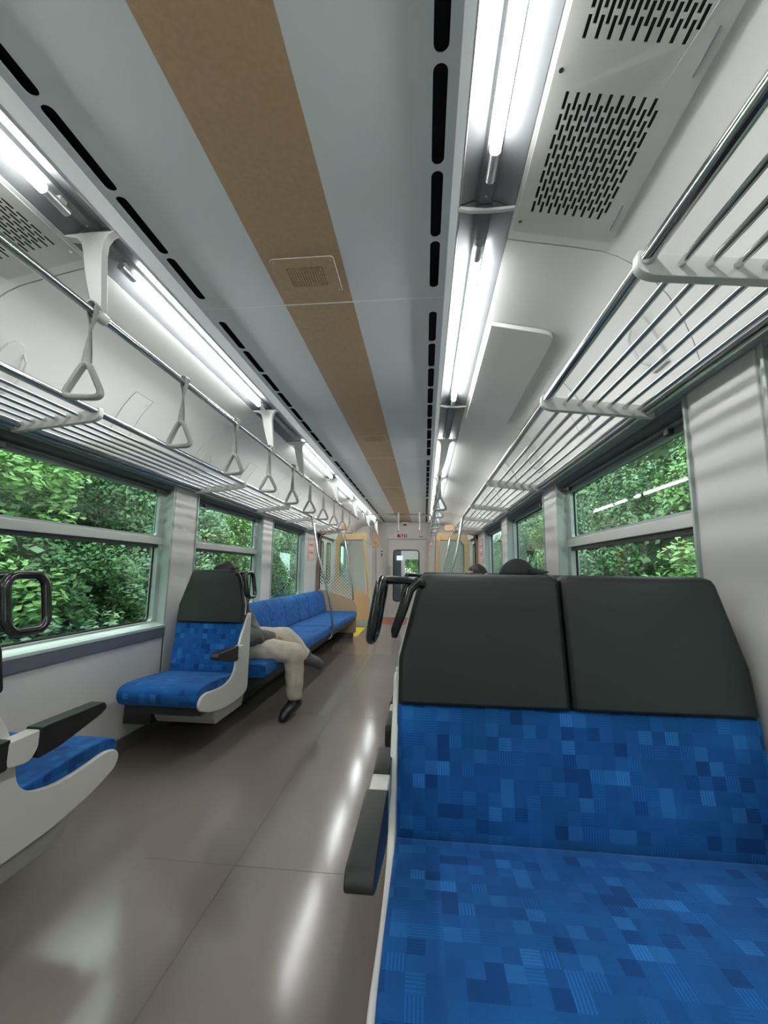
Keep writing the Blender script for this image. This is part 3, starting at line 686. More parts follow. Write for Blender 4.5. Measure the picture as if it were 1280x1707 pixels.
# ------------------------------------------------------------------ partitions and poles
for s in (-1, 1):
    t = thing('partition_screen', '%s draught screen at the bench end, tan foot and dotted glass' % SIDE[s], 'partition', (s*1.0, 6.98, 0), group='bench end screens')
    q = rpoly([(s*1.338, .085), (s*.66, .085), (s*.645, .55), (s*.74, .63), (s*1.16, .76), (s*1.338, .78)], [0, .01, .07, .10, .05, 0], 5)
    B().prism(q, 'y', 6.96, 7.0).build('lower_panel', 'beige', t, bevel=.004)
    B().box(*sorted((s*1.338, s*.70)), 6.965, 6.995, 0, .085).build('kick', 'base', t, smooth=False)
    g = [(s*1.29, .77), (s*1.16, .75), (s*.76, .63), (s*.715, .62), (s*.86, 1.68), (s*.90, 1.71), (s*1.24, 1.71), (s*1.29, 1.66)]
    B().prism(g, 'y', 6.978, 6.983).build('pane', 'dglass', t, smooth=False)
    B().tube([(s*1.295, 6.98, .76), (s*1.295, 6.98, 1.60), (s*1.28, 6.98, 1.68), (s*1.22, 6.98, 1.715), (s*.94, 6.98, 1.735)], .009, 8).build('pane_edge', 'rubber', t)
    B().box(*sorted((s*1.30, s*1.34)), 6.95, 7.01, .75, 1.76).build('wall_post', 'brown', t, bevel=.004)
    B().prism([(s*1.34, 1.56), (s*1.30, 1.66), (s*1.18, 1.735), (s*.92, 1.755), (s*.92, 1.785), (s*1.34, 1.785)], 'y', 6.95, 7.01).build('top_rail', 'brown', t, bevel=.003)
    B().prism(rrect(*sorted((s*.80, s*.95)), 1.77, 1.87, .03, 3), 'y', 6.99, 7.03).build('rack_end_cap', 'beige', t, bevel=.004)
    B().tube([(s*.935, 6.93, 1.76), (s*.90, 6.93, 1.70), (s*.83, 6.93, 1.40), (s*.72, 6.93, .80), (s*.705, 6.93, .61)], .0125, 12).build('pole', 'chrome', t)
    t = thing('doorway_screen', '%s tan framed screen with a large rounded window beyond the side door' % SIDE[s], 'partition', (s*1.0, 8.4, 0), group='tan doorway screens')
    outer = rpoly([(s*1.338, .14), (s*.64, .14), (s*.615, .56), (s*.72, .66), (s*.95, .72), (s*1.20, .82), (s*1.235, 1.0), (s*1.235, 1.64), (s*1.17, 1.70), (s*.70, 1.72), (s*.70, 1.86), (s*1.338, 1.86)],
                  [0, .01, .08, .08, .03, .06, .02, .04, .05, .01, .03, 0], 4)
    B().prism(outer, 'y', 8.38, 8.42).build('frame', 'beige', t, smooth=False)
    B().box(*sorted((s*1.338, s*.66)), 8.385, 8.415, 0, .14).build('kick', 'frame', t, smooth=False)
    g = [(s*1.245, .82), (s*.95, .71), (s*.72, .65), (s*.76, 1.73), (s*1.245, 1.71)]
    B().prism(g, 'y', 8.398, 8.402).build('pane', 'pglass', t, smooth=False)
    B().tube([(s*1.235, 8.378, .98), (s*1.235, 8.378, 1.62), (s*1.17, 8.378, 1.70), (s*.76, 8.378, 1.715)], .007, 6).build('pane_edge', 'rubber', t)
    B().tube([(s*.77, 8.36, 1.78), (s*.755, 8.36, 1.6), (s*.66, 8.36, .80), (s*.65, 8.36, .62)], .014, 12).build('pole', 'ypole', t)['label'] = 'yellow pole'
    # bench middle pole
    o = B().tube([(s*.93, 5.05, 1.765), (s*.915, 5.05, 1.70), (s*.84, 5.05, 1.30), (s*.70, 5.05, .85), (s*.645, 5.05, .62), (s*.635, 5.05, .45), (s*.642, 5.05, .36), (s*.648, 5.05, .315), (s*.672, 5.05, .288)], .0145, 14).build('grab_pole', 'chrome', loc=(s*.7, 5.05, .3))
    tag(o, 'leaning steel grab pole in front of the %s bench' % SIDE[s], 'pole', 'bench grab poles')

# ------------------------------------------------------------------ benches
def arcprof(pts): return pts
for s in (-1, 1):
    t = thing('long_bench', 'long blue bench seat along the %s wall' % SIDE[s], 'bench', (s*1.0, 4.95, 0), group='long wall benches')
    cp = rpoly([(s*1.16, .40), (s*.70, .42), (s*.64, .425), (s*.635, .345), (s*.70, .325), (s*1.16, .335)], [.01, .1, .035, .03, .02, .01], 5)
    cp = rpoly([(s*1.20, .425), (s*.645, .435), (s*.64, .34), (s*1.20, .335)], [.01, .04, .035, .01], 5)
    segs = [(2.96, 3.42), (3.42, 5.04), (5.06, 6.94)]
    for a, b in segs: B().prism(cp, 'y', a+.003, b-.003).build('cushion', 'fabric', t, bevel=.012)
    nb = 8; L = (6.94-2.96)/nb
    for k in range(nb):
        a = 2.96+k*L; bp = rpoly([(s*1.335, .75), (s*1.27, .765), (s*1.20, .70), (s*1.145, .43), (s*1.30, .43)], [.01, .03, .06, .02, .01], 5)
        B().prism(bp, 'y', a+.003, a+L-.003).build('back_cushion', 'fabric', t, bevel=.014)
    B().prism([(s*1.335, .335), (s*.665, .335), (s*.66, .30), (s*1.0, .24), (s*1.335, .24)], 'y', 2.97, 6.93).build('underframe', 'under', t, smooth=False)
    B().box(*sorted((s*1.335, s*1.02)), 2.97, 6.93, .02, .24).build('underbench_shade_box', 'under', t, smooth=False)  # dark box standing in for the shadow below the bench

# ------------------------------------------------------------------ cross seats
def xcol(j, a, b, n):
    if j == 0: return a
    if j == n-1: return b
    return a+.012+(b-a-.024)*(j-1)/(n-3)
def seat(label, n, xc, ycrease, facing, aisle_world, w, group, arm=0.0, grab=True, cap_=True, hy=0.0, hs=0.0):
    """local frame: sitter faces -y, crease at y = 0; facing=+1 turns the seat to face the far end"""
    rz = PI if facing > 0 else 0
    t = thing('double_seat' if n == 2 else 'single_seat', label, 'seat', (xc, ycrease, 0), rz, group, local=True)
    al = aisle_world*(-1 if facing > 0 else 1); h = w/2
    # cushion
    cp = rpoly([(-.003, .430), (-.10, .437), (-.30, .455), (-.43, .455), (-.490, .435), (-.487, .37), (-.43, .335), (-.003, .32)], [.026, .05, .1, .08, .05, .05, .03, .01], 4)
    b = B(); b.prism(cp, 'x', -h, h)
    o = b.build('cushion', 'fabric', t, bevel=.018, seg=3)
    bp = rpoly([(-.001, .385), (-.002, .50), (.018, .62), (.030, .735), (.13, .735), (.13, .385)], [.012, .05, .06, .008, .005, .005], 4)
    B().prism(bp, 'x', -h, h).build('backrest', 'fabric', t, bevel=.014, seg=3)
    hw = w/n
    for k in range(n):
        x0 = -h+k*hw+.002; x1 = x0+hw-.004
        lo = k == 0; hi = k == n-1
        i0 = (.060 if (al < 0 or n == 1) else .045) if lo else .0; i1 = (.060 if (al > 0 or n == 1) else .045) if hi else .0
        # rows of an outline that narrows at its outer sides, with rounded top
        zs = [.738, .745, .80, .855, .90, 1.0, 1.070, 1.083, 1.092]
        vs = []; fs = []; NX = 9
        for zi, z in enumerate(zs):
            u = max(0, (z-.855)/(1.09-.855)); a0 = x0+i0*u; a1 = x1-i1*u
            rt = 0
            if z > 1.07: rt = (z-1.07)/.022
            ins = .016*(1-math.sqrt(max(0, 1-rt*rt)))
            yf = .018+hy+.060*(z-.735)/.355+(.020*(1-math.sqrt(max(0, 1-rt*rt))) if rt else 0)
            if zi == 0: yf += .008
            yb = .142-(.016*(1-math.sqrt(max(0, 1-rt*rt))) if rt else 0)
            ring = []
            for j in range(NX):
                x = xcol(j, a0+ins, a1-ins, NX); e = min(j, NX-1-j)
                bul = {0: .010, 1: .0}.get(e, 0)
                ring.append((x, yf+bul-.004*math.sin(PI*j/(NX-1)), z))
            for j in range(NX-1, -1, -1):
                x = xcol(j, a0+ins, a1-ins, NX); ring.append((x, yb, z))
            vs += ring
        R = NX*2
        for zi in range(len(zs)-1):
            for j in range(R): fs.append((zi*R+j, zi*R+(j+1) % R, (zi+1)*R+(j+1) % R, (zi+1)*R+j))
        fs += [tuple(range(R))[::-1], tuple((len(zs)-1)*R+j for j in range(R))]
        # outermost columns hug the side so edges look rounded
        B().add(vs, fs).build('headrest', 'vinyl', t, bevel=.005, seg=2)
    # shell: aisle side panel, back board
    J = [(.145, .80), (.105, .80), (.06, .735), (.005, .66), (-.035, .58), (-.058, .463), (-.10, .425), (-.19, .402), (-.30, .404), (-.41, .418), (-.463, .405), (-.487, .375), (-.468, .335), (-.367, .298), (-.214, .268), (-.036, .262), (.08, .27), (.145, .29)]
    J = rpoly(J, .04, 3)
    B().prism(J, 'x', al*(h-.002), al*(h+.016)).build('side_panel', 'shell', t, bevel=.006, seg=3)
    B().prism([(.130, .29), (.130, .74), (.143, 1.06), (.150, 1.06), (.150, .29)], 'x', -h+.03, h-.03).build('back_board', 'shell', t, bevel=.003)
    # white edge strip up the side of the headrest
    xs = [h+.012, h+.008, h-.045]
    B().tube([(al*(h-.005), .078, .79), (al*(h-.006), .084, .86), (al*(h-.062), .112, 1.07)], .008, 8).build('edge_strip', 'shell', t)
    # armrest
    xa = al*(h+.030)
    def sh_(pts): return [(p[0]+arm, p[1]) for p in pts]
    B().prism(rpoly(sh_([(-.025, .612), (-.025, .54), (-.10, .530), (-.125, .57), (-.125, .614)]), [.01, .02, .02, .01, .01], 3), 'x', xa-.022, xa+.022).build('arm_bracket', 'shell', t, bevel=.005)
    B().prism(rpoly(sh_([(-.118, .620), (-.118, .530), (-.19, .534), (-.36, .578), (-.390, .594), (-.375, .620)]), [.005, .01, .03, .01, .012, .02], 4), 'x', xa-.025, xa+.025).build('arm_pad', 'armpad', t, bevel=.008, seg=3)
    if cap_: B().prism(rpoly(sh_([(-.032, .618), (-.032, .535), (.10, .540), (.12, .56), (.12, .618)]), [.005, .01, .02, .01, .015], 3), 'x', xa-.020, xa+.020).build('arm_cap', 'armpad', t, bevel=.006)
    # grab handle: closed loop beside the headrest, leaning outwards to its foot, with an inner bar against the headrest
    if grab:
        lp = rrect(-.060+hs, .066+hs, .915, 1.075, .038, 5)
        B().tube([(al*(h+.042+(1.075-z)*.17), y, z) for y, z in lp], .0135, 12, closed=True).build('grab_handle', 'grip', t)
        B().tube([(al*(h-.070), .075, 1.060), (al*(h-.052), .058, 1.068), (al*(h-.03), .048, 1.045), (al*(h-.012), .044, .99), (al*(h+.010), .044, .93), (al*(h+.012), .046, .912)], [.013, .015, .015, .0145, .0125, .008], 12).build('handle_mount', 'grip', t)
        B().tube([(al*(h-.055), .060, 1.064), (al*(h-.02), .045, 1.072), (al*(h+.025), .015, 1.074), (al*(h+.044), -.01, 1.073)], [.010, .011, .0125, .0125], 12).build('handle_arm', 'grip', t)
    # underseat
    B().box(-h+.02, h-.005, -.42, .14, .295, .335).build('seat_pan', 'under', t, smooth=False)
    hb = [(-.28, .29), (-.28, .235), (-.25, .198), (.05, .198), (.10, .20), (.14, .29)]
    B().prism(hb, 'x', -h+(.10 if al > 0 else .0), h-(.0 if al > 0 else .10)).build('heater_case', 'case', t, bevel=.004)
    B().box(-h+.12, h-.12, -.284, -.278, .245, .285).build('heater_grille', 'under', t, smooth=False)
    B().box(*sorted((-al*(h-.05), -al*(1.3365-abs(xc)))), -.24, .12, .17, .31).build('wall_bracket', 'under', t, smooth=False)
    return t
WD, WS = .925, .465
xd = .395+WD/2; xs_ = -1.225+WS/2+.01
seat('large blue double seat facing the camera at lower right', 2, xd, 1.18, -1, -1, WD, 'double cross seats', arm=-.065)
seat('blue double seat backing on to the large one, facing away', 2, xd, 1.50, 1, -1, WD, 'double cross seats', grab=False)
seat('blue double seat beyond, facing the camera behind the large one', 2, xd, 2.735, -1, -1, WD, 'double cross seats')
seat('blue single seat facing the camera by the left wall', 1, xs_, 2.735, -1, 1, WS, 'single cross seats', cap_=False)
seat('blue single seat facing away at the left edge with white side', 1, xs_+.015, 1.155, 1, 1, WS, 'single cross seats', arm=.045, hy=-.022, hs=.022)
seat('blue single seat cut off by the left edge, facing towards the camera', 1, xs_, .86, -1, 1, WS, 'single cross seats')

# ------------------------------------------------------------------ people
def head_mesh(c, yaw, k=1.0, pitch=0):
    """sculpted head: face looks along +x before the yaw"""
    bm = bmesh.new(); bmesh.ops.create_uvsphere(bm, u_segments=40, v_segments=28, radius=1)
    g = lambda v, m_, s_: math.exp(-((v-m_)/s_)**2)
    for v in bm.verts:
        x, y, z = v.co; fx = max(0, x)
        X = x*.098; Y = y*.074; Z = z*.118
        if z < 0: Y *= 1-.28*(-z)**1.5; X += .012*fx*(-z)
        if x < 0: X *= .95; Z *= 1
        f = fx**3
        X += f*(.026*g(y, 0, .13)*g(z, -.10, .20)+.012*g(y, 0, .10)*g(z, .05, .25))          # nose
        X -= f*.012*(g(y, .36, .16)+g(y, -.36, .16))*g(z, .06, .12)                            # eye hollows
        X += f*.005*(g(y, .36, .09)+g(y, -.36, .09))*g(z, .05, .06)                            # eyeballs
        X += f*.007*g(z, .22, .10)*g(y, 0, .5)                                                 # brow
        X += f*.007*g(y, 0, .26)*(g(z, -.46, .06)+g(z, -.58, .06))-f*.004*g(y, 0, .28)*g(z, -.52, .03)   # lips
        X += f*.012*g(y, 0, .28)*g(z, -.86, .15)                                               # chin
        e = g(x, -.05, .14)*g(z, -.02, .24)*(1 if abs(y) > .8 else 0)
        Y += math.copysign(.014*e, y)                                                          # ears
        v.co = (X*k, Y*k, Z*k)
    bmesh.ops.transform(bm, matrix=Matrix.Translation(c) @ Matrix.Rotation(yaw, 4, 'Z') @ Matrix.Rotation(pitch, 4, 'Y'), verts=bm.verts)
    me = bpy.data.meshes.new('tmp'); bm.to_mesh(me); bm.free(); return me
def join(meshes, voxel=None):
    bm = bmesh.new()
    for m_ in meshes: bm.from_mesh(m_)
    me = bpy.data.meshes.new('tmp'); bm.to_mesh(me); bm.free()
    if voxel:
        o = bpy.data.objects.new('tmp', me); COL.objects.link(o); r = o.modifiers.new('r', 'REMESH'); r.mode = 'VOXEL'; r.voxel_size = voxel; r.use_smooth_shade = True
        sm = o.modifiers.new('s', 'SMOOTH'); sm.factor = .5; sm.iterations = max(2, int(voxel*700))
        bpy.context.view_layer.update(); me = bake(o); bpy.data.objects.remove(o)
    return me
def hand_nodes(p, d, side, N, E, pre, nrm):
    """a palm and five curled fingers from the wrist p along d"""
    d = d.normalized(); nrm = (nrm-d*nrm.dot(d)).normalized(); w_ = d.cross(nrm)
    N[pre+'palm'] = (p+d*.045, .028, .013); E.append((pre+'w', pre+'palm'))
    for i, (o_, l) in enumerate(((-.028, .062), (-.010, .074), (.009, .068), (.026, .052))):
        b_ = p+d*.085+w_*o_; a = pre+'f%d' % i
        N[a+'0'] = (b_, .009, .009); N[a+'1'] = (b_+d*l*.5-nrm*.006, .0082, .0082); N[a+'2'] = (b_+d*l*.8-nrm*.026, .0078, .0078); N[a+'3'] = (b_+d*l*.85-nrm*.045, .0068, .0068)
        E += [(pre+'palm', a+'0'), (a+'0', a+'1'), (a+'1', a+'2'), (a+'2', a+'3')]
    b_ = p+d*.03-w_*.035*side; a = pre+'t'
    N[a+'0'] = (b_, .011, .011); N[a+'1'] = (b_+d*.03-w_*.018*side-nrm*.01, .010, .010); N[a+'2'] = (b_+d*.055-w_*.016*side-nrm*.02, .0085, .0085)
    E += [(pre+'palm', a+'0'), (a+'0', a+'1'), (a+'1', a+'2')]
def crease(me, kind):
    nn = [v.normal.copy() for v in me.vertices]; out = []
    for v, q in zip(me.vertices, nn):
        x, y, z = v.co
        f = (.55*math.sin(x*26+z*58+math.sin(y*22+x*9)*2.2)+.45*math.sin(z*34-x*48+math.sin(x*15+y*30)*2) if kind else math.sin(x*50+z*55+math.sin(y*45)*2))
        out += list(v.co+q*(f*.0038))
    me.vertices.foreach_set('co', out); me.update()
def person(label, base, yaw, J, cloth, hair='hair', capped=False, headyaw=0, shoes=('shoe', 'shoe'), group='seated passengers'):
    """J: joint positions in a frame where the sitter faces +x, left is +y, z up from the floor"""
    t = thing('person', label, 'person', base, yaw, group, local=True)
    V = Vector; j = {k: V(v) for k, v in J.items()}
    N = {}; E = []
    N['pel'] = (j['pel'], .135, .105); N['wai'] = (j['pel'].lerp(j['chest'], .45), .125, .095); N['che'] = (j['chest'], .15, .105)
    N['nek0'] = (j['chest'].lerp(j['neck'], .75), .075, .07); N['nek'] = (j['neck'], .05, .05); N['hd'] = (j['head']-V((.01, 0, .05)), .05, .05)
    E += [('pel', 'wai'), ('wai', 'che'), ('che', 'nek0'), ('nek0', 'nek'), ('nek', 'hd')]
    for sd, c in ((-1, 'r'), (1, 'l')):
        N[c+'sh'] = (j[c+'sh'], .058, .058); N[c+'el'] = (j[c+'el'], .040, .040); N[c+'w'] = (j[c+'wr'], .025, .021)
        E += [('che', c+'sh'), (c+'sh', c+'el'), (c+'el', c+'w')]
        N[c+'hip'] = (j[c+'hip'], .082, .082); N[c+'kn'] = (j[c+'kn'], .056, .056); N[c+'cf'] = (j[c+'kn'].lerp(j[c+'an'], .35), .052, .052); N[c+'an'] = (j[c+'an'], .034, .036); N[c+'to'] = (j[c+'to'], .030, .024)
        E += [('pel', c+'hip'), (c+'hip', c+'kn'), (c+'kn', c+'cf'), (c+'cf', c+'an'), (c+'an', c+'to')]
    hN = {}; parts = [skin_mesh(N, E, 1)]
    for sd, c in ((-1, 'r'), (1, 'l')):
        n2 = {c+'w': (j[c+'wr'], .024, .018)}; e2 = []
        hand_nodes(j[c+'wr'], j[c+'wr']-j[c+'el'] if c+'hd' not in j else j[c+'hd'], sd, n2, e2, c, V((.3, 0, 1)))
        parts.append(skin_mesh(n2, e2, 1))
    hc = j['head']; parts.append(head_mesh(hc, headyaw))
    me = join(parts, .0065)
    finish(me, 'body', 'skin', t, recalc=False)
    # trousers
    n3 = {'pel': (j['pel']-V((0, 0, .0)), .155, .125), 'top': (j['pel'].lerp(j['chest'], .3), .15, .118)}; e3 = [('pel', 'top')]
    for c in 'rl':
        k_, a_ = j[c+'kn'], j[c+'an']; up_ = a_.lerp(k_, .16)
        n3[c+'hip'] = (j[c+'hip'], .102, .10); n3[c+'th'] = (j[c+'hip'].lerp(k_, .55), .092, .090); n3[c+'kn'] = (k_, .079, .079); n3[c+'cf'] = (k_.lerp(a_, .4), .074, .072); n3[c+'an'] = (up_, .068, .064)
        e3 += [('pel', c+'hip'), (c+'hip', c+'th'), (c+'th', c+'kn'), (c+'kn', c+'cf'), (c+'cf', c+'an')]
    me = join([skin_mesh(n3, e3, 1)], .009)
    crease(me, 1)
    finish(me, 'trousers', cloth[1], t, recalc=False)
    n4 = {'pel': (j['pel']+V((0, 0, .02)), .168, .138), 'wai': (j['pel'].lerp(j['chest'], .5), .160, .128), 'che': (j['chest'], .178, .130), 'nk': (j['chest'].lerp(j['neck'], .80), .085, .08)}
    e4 = [('pel', 'wai'), ('wai', 'che'), ('che', 'nk')]
    for c in 'rl':
        n4[c+'sh'] = (j[c+'sh'], .080, .080); n4[c+'ua'] = (j[c+'sh'].lerp(j[c+'el'], .5), .074, .070); n4[c+'el'] = (j[c+'el'], .068, .066); n4[c+'wr'] = (j[c+'wr'], .050, .046)
        e4 += [('che', c+'sh'), (c+'sh', c+'ua'), (c+'ua', c+'el'), (c+'el', c+'wr')]
    me = join([skin_mesh(n4, e4, 1)], .009)
    crease(me, 0)
    finish(me, 'jacket', cloth[0], t, recalc=False)
    for c, sm in zip('rl', shoes):
        a_, o_ = j[c+'an'], j[c+'to']; d = (o_-a_); d2 = V((d.x, d.y, d.z)).normalized(); heel = a_-d2*.045+V((0, 0, -.035 if c+'up' not in J else -.03))
        nn = {'h': (heel, .044, .044), 'm': (heel.lerp(o_, .5)+V((0, 0, .010)), .050, .048), 't': (o_+V((0, 0, .006)), .052, .044), 'tt': (o_+d2*.030, .044, .036), 'a': (a_+V((0, 0, .012)), .054, .052)}
        me = join([skin_mesh(nn, [('h', 'm'), ('m', 't'), ('t', 'tt'), ('h', 'a')], 2)], .007)
        if c+'up' not in J:
            for v in me.vertices: v.co.z = max(v.co.z, .0)
        sh = finish(me, 'shoe', sm, t, recalc=False)
    # hair or cap: shell over the skull
    bm = bmesh.new(); bmesh.ops.create_uvsphere(bm, u_segments=36, v_segments=24, radius=1)
    dele = []
    for v in bm.verts:
        x, y, z = v.co; lim = .25+.30*max(0, x) if not capped else .18
        if x < 0 and not capped: lim = -.45-.1*abs(y)
        if not capped and abs(y) > .8 and x > -.2: lim = .15
        if z < lim: dele.append(v)
        r = 1+.03*math.sin(y*30+x*17)*math.sin(z*21) if not capped else 1
        v.co = (x*.110*r, y*.085*r, z*(.128 if capped else .129)*r)
    bmesh.ops.delete(bm, geom=dele, context='VERTS')
    bmesh.ops.transform(bm, matrix=Matrix.Translation(hc) @ Matrix.Rotation(headyaw, 4, 'Z'), verts=bm.verts)
    me = bpy.data.meshes.new('hair'); bm.to_mesh(me); bm.free()
    o = finish(me, 'cap' if capped else 'hair', 'cap' if capped else hair, t); sd = o.modifiers.new('s', 'SOLIDIFY'); sd.thickness = .006; sd.offset = 0
    if capped:
        vs = []; nA = 12; nR = 4
        for i in range(nR+1):
            for k in range(nA+1):
                a = -1.15+2.3*k/nA; rr = .105+.075*math.cos(a*.9)*(i/nR); vs.append((rr*math.cos(a)*1.0, (.084+.0*i)*math.sin(a)*1.0, .076-.018*(i/nR)-.02*math.sin(abs(a))*(i/nR)))
        fs = [(i*(nA+1)+k, i*(nA+1)+k+1, (i+1)*(nA+1)+k+1, (i+1)*(nA+1)+k) for i in range(nR) for k in range(nA)]
        R_ = Matrix.Translation(hc) @ Matrix.Rotation(headyaw, 4, 'Z'); vs = [R_ @ V(q) for q in vs]
        b = B().add(vs, fs); q = b.build('brim', 'cap'); q.parent = o
        sd = q.modifiers.new('s', 'SOLIDIFY'); sd.thickness = .006
    return t
def skin_mesh(nodes, edges, sub=1):
    """one closed tapered hull per limb; join(..., voxel) then grows them into one continuous surface"""
    bm = bmesh.new()
    for a, b in edges:
        tmp = bmesh.new()
        for k in (a, b):
            p, r = Vector(nodes[k][0]), nodes[k][1]; r2 = nodes[k][2] if len(nodes[k]) > 2 else r
            mtx = Matrix.Translation(p) @ Matrix.Diagonal((r2 if r2 > .06 else r2, r, (r+r2)/2, 1))
            bmesh.ops.create_icosphere(tmp, subdivisions=2, radius=1, matrix=mtx)
        res = bmesh.ops.convex_hull(tmp, input=tmp.verts)
        bmesh.ops.delete(tmp, geom=list({g for g in res['geom_interior']+res['geom_unused'] if isinstance(g, bmesh.types.BMVert)}), context='VERTS')
        bmesh.ops.recalc_face_normals(tmp, faces=tmp.faces)
        m_ = bpy.data.meshes.new('tmp'); tmp.to_mesh(m_); tmp.free(); bm.from_mesh(m_)
    me = bpy.data.meshes.new('tmp'); bm.to_mesh(me); bm.free(); return me
# man on the left bench: sits behind the single seat, one leg down, the other crossed over it
JL = dict(pel=(-.01, 0, .54), chest=(-.09, .0, .79), neck=(-.11, 0, .935), head=(-.10, 0, 1.030),
          rsh=(-.09, -.19, .85), rel=(.19, -.21, .60), rwr=(.30, -.01, .575), lsh=(-.09, .19, .85), lel=(.02, .25, .62), lwr=(.18, .05, .58),
          rhip=(.05, -.09, .515), rkn=(.50, -.02, .465), ran=(.50, .03, .095), rto=(.475, -.10, .035),
          lhip=(.05, .10, .53), lkn=(.38, .14, .555), lan=(.53, .19, .39), lto=(.62, .20, .345), lup=(0, 0, 0))
person('passenger in a grey jacket and khaki trousers on the left bench, one leg crossed', (-1.03, 3.27, 0), 0, JL, ('jacket', 'khaki'), headyaw=.2, shoes=('shoe', 'shoeg'))
JS = dict(pel=(0, 0, .54), chest=(-.06, .0, .80), neck=(-.03, 0, .965), head=(.0, 0, 1.05),
          rsh=(-.05, -.18, .86), rel=(.06, -.23, .62), rwr=(.27, -.10, .60), lsh=(-.05, .18, .86), lel=(.06, .23, .62), lwr=(.27, .10, .60),
          rhip=(.06, -.09, .52), rkn=(.46, -.11, .53), ran=(.44, -.11, .09), rto=(.54, -.12, .035),
          lhip=(.06, .09, .52), lkn=(.46, .11, .53), lan=(.44, .11, .09), lto=(.54, .12, .035))
person('passenger in a black cap seen over the large double seat', (1.02, 2.58, 0), -PI/2, JS, ('navy', 'navy'), capped=True, headyaw=PI*.5)
person('dark haired passenger seen over the large double seat left of the cap', (1.03, 4.6, 0), PI, JS, ('navy', 'khaki'), headyaw=.0)

# ------------------------------------------------------------------ outside: banks and shrubs
def bank(s):
    b = B(); ny, nx = 60, 14; vs = []
    for i in range(ny+1):
        y = -3+22*i/ny
        for k in range(nx+1):
            u = k/nx; x = 2.35+u*3.2; z = -1.0+.2*u+u**.8*6.0
            x += .22*math.sin(y*1.7+u*4+s)+.12*math.sin(y*4.1+u*9); vs.append((s*x, y, z))
    fs = [(i*(nx+1)+k, i*(nx+1)+k+1, (i+1)*(nx+1)+k+1, (i+1)*(nx+1)+k) for i in range(ny) for k in range(nx)]
    o = b.add(vs, fs).build('hillside', 'soil', loc=(s*3.4, 8, 0)); tag(o, 'steep green bank outside the %s windows' % SIDE[s], None, kind='structure')
for s in (-1, 1): bank(s)
for s in (-1, 1):
    rnd = random.Random(5+s); V_ = []; F_ = []; U_ = []
    for i in range(15000):
        u = rnd.random()**1.3*.75; y = rnd.uniform(.5, 16); x = 2.35+u*3.2+.22*math.sin(y*1.7+u*4+s)+.12*math.sin(y*4.1+u*9); z = -1.0+.2*u+u**.8*6.0
        p = Vector((s*(x-rnd.uniform(.0, .10)), y, z+rnd.uniform(0, .10))); ax = Vector((rnd.gauss(0, .4), rnd.choice((-1, 1)), rnd.gauss(0, .5))).normalized(); nn = Vector((-s*.8, rnd.gauss(0, .3), .6)).normalized(); sd = ax.cross(nn).normalized()
        l = rnd.uniform(.06, .13); w_ = l*rnd.uniform(.25, .4); k = len(V_)
        V_ += [p, p+ax*l*.5+sd*w_, p+ax*l, p+ax*l*.5-sd*w_]; F_.append((k, k+1, k+2, k+3)); U_.append([(rnd.random(), 0)]*4)
    me = bpy.data.meshes.new('ground_cover'); me.from_pydata(V_, [], F_); ul = me.uv_layers.new(name='UVMap'); k = 0
    for uu in U_:
        for q in uu: ul.data[k].uv = q; k += 1
    me.materials.append(M['leaf1']); o = bpy.data.objects.new('ground_cover', me); COL.objects.link(o)
    tag(o, 'dense low green plants covering the bank outside the %s windows' % SIDE[s], 'plants', kind='stuff')
o = B().box(-6, 6, -4, 20, -1.06, -1.0).build('ground', 'soil', smooth=False); tag(o, 'dark ground beside the track', None, kind='structure')
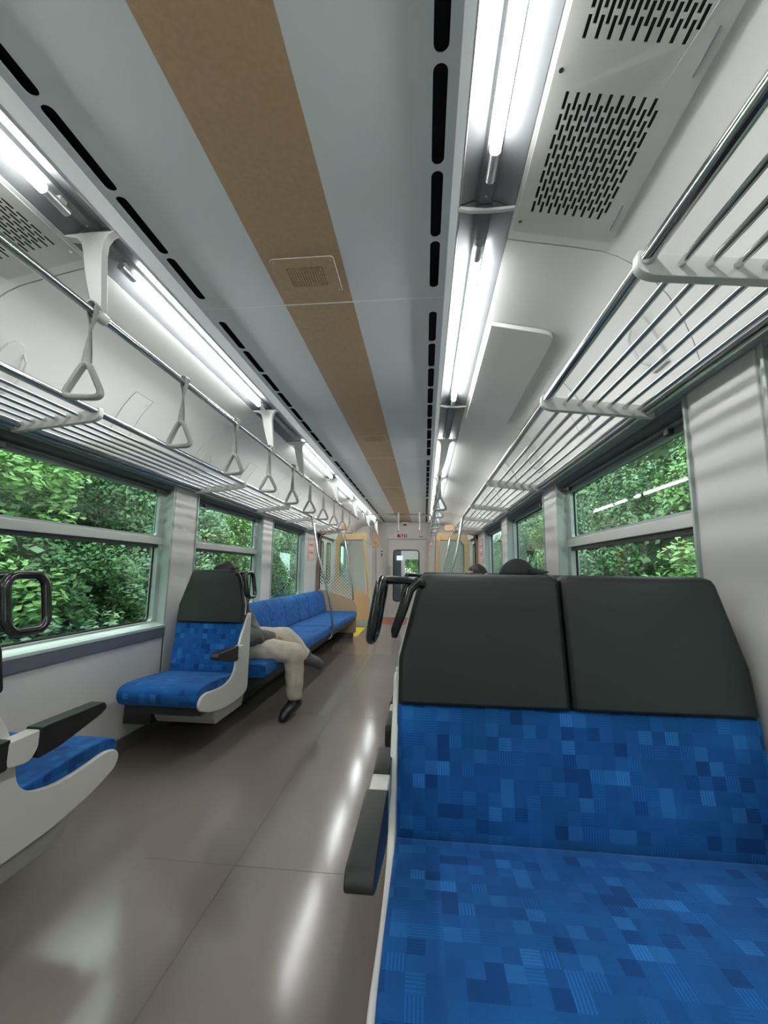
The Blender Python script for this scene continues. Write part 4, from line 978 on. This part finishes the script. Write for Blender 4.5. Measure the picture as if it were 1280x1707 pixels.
def foliage(seed, n, leafm, R=(.58, .85, .60)):
    rnd = random.Random(seed); b = B()
    clumps = []
    for _ in range(34):
        th = rnd.uniform(0, 2*PI); ph = math.acos(rnd.uniform(-1, 1)); q = rnd.uniform(.55, 1)
        clumps.append((Vector((R[0]*q*math.sin(ph)*math.cos(th), R[1]*q*math.sin(ph)*math.sin(th), R[2]*q*math.cos(ph))), rnd.uniform(.14, .30), rnd.uniform(0, 1)))
    V = []; Fc = []; U = []
    for i in range(n):
        c, cr_, tone = rnd.choice(clumps)
        d = Vector((rnd.gauss(0, 1), rnd.gauss(0, 1), rnd.gauss(0, 1))).normalized(); p = c+d*cr_*rnd.uniform(.6, 1.1)
        # leaves lie outward and droop, lengthways mostly along the slope
        ax = Vector((rnd.gauss(0, .5), rnd.choice((-1, 1))*rnd.uniform(.5, 1.6), rnd.gauss(-.2, .5))).normalized()
        nn = (d+Vector((0, 0, .7))).normalized(); sd = ax.cross(nn).normalized()
        l = rnd.uniform(.035, .095); w_ = l*rnd.uniform(.15, .30)
        k = len(V); V += [p, p+ax*l*.5+sd*w_, p+ax*l-nn*.01, p+ax*l*.5-sd*w_]; Fc.append((k, k+1, k+2, k+3))
        cc = min(1, max(0, tone*.55+rnd.random()*.45)); U.append([(cc, 0)]*4)
    me = bpy.data.meshes.new('foliage'); me.from_pydata(V, [], Fc); ul = me.uv_layers.new(name='UVMap')
    k = 0
    for u in U:
        for q in u: ul.data[k].uv = q; k += 1
    me.materials.append(M[leafm]); return me
FM = [foliage(11+i, 9000, 'leaf%d' % (i % 3)) for i in range(6)]
st_me = B().tube([(.5, 0, -1.0), (.25, .05, -.4), (0, 0, .2)], [.06, .045, .02], 8).build('stem', 'bark', link=False).data
WHERE = {}
kinds = ['bright green', 'deep green', 'pale green']
row_n = ['lowest row', 'middle row', 'upper row', 'top row']
cnt = 0
for s in (-1, 1):
    for r in range(3):
        for k in range(11):
            y = .3+k*1.55+(r % 2)*.7+random.uniform(-.2, .2)
            if s > 0: y += 1.2
            x = s*(2.75+r*.42+random.uniform(-.1, .1)); z = .05+r*.95+random.uniform(-.12, .12)
            fi = (cnt*5+r+k*2) % 6; cnt += 1
            t = thing('shrub', '%s leafy shrub on the %s bank, %s, %s from the camera end' % (kinds[fi % 3], SIDE[s], row_n[r], nth[k]), 'shrub', (x, y, z), random.uniform(-.3, .3) + (0 if s > 0 else PI), 'shrubs on the %s bank' % SIDE[s])
            t.scale = (1, 1.1, random.uniform(.85, 1.1))
            f = bpy.data.objects.new('foliage', FM[fi]); COL.objects.link(f); f.parent = t; f['kind'] = 'stuff'
            g = bpy.data.objects.new('stem', st_me); COL.objects.link(g); g.parent = t
for k, (xx, yy, zz) in enumerate(((-.6, 18.2, .9), (.6, 18.4, .8), (0, 18.6, 1.9))):
    t = thing('shrub', ['leafy shrub seen small through the passage door, left one', 'leafy shrub seen small through the passage door, right one', 'leafy shrub seen small through the passage door, upper one'][k], 'shrub', (xx, yy, zz), .4*k, 'shrubs behind the next carriage')
    f = bpy.data.objects.new('foliage', FM[k*2 % 6]); COL.objects.link(f); f.parent = t; f['kind'] = 'stuff'; t.scale = (1.3, 1.1, 1.3)
    g = bpy.data.objects.new('stem', st_me); COL.objects.link(g); g.parent = t
for o in bpy.data.objects:
    if '_local' in o.keys(): del o['_local']
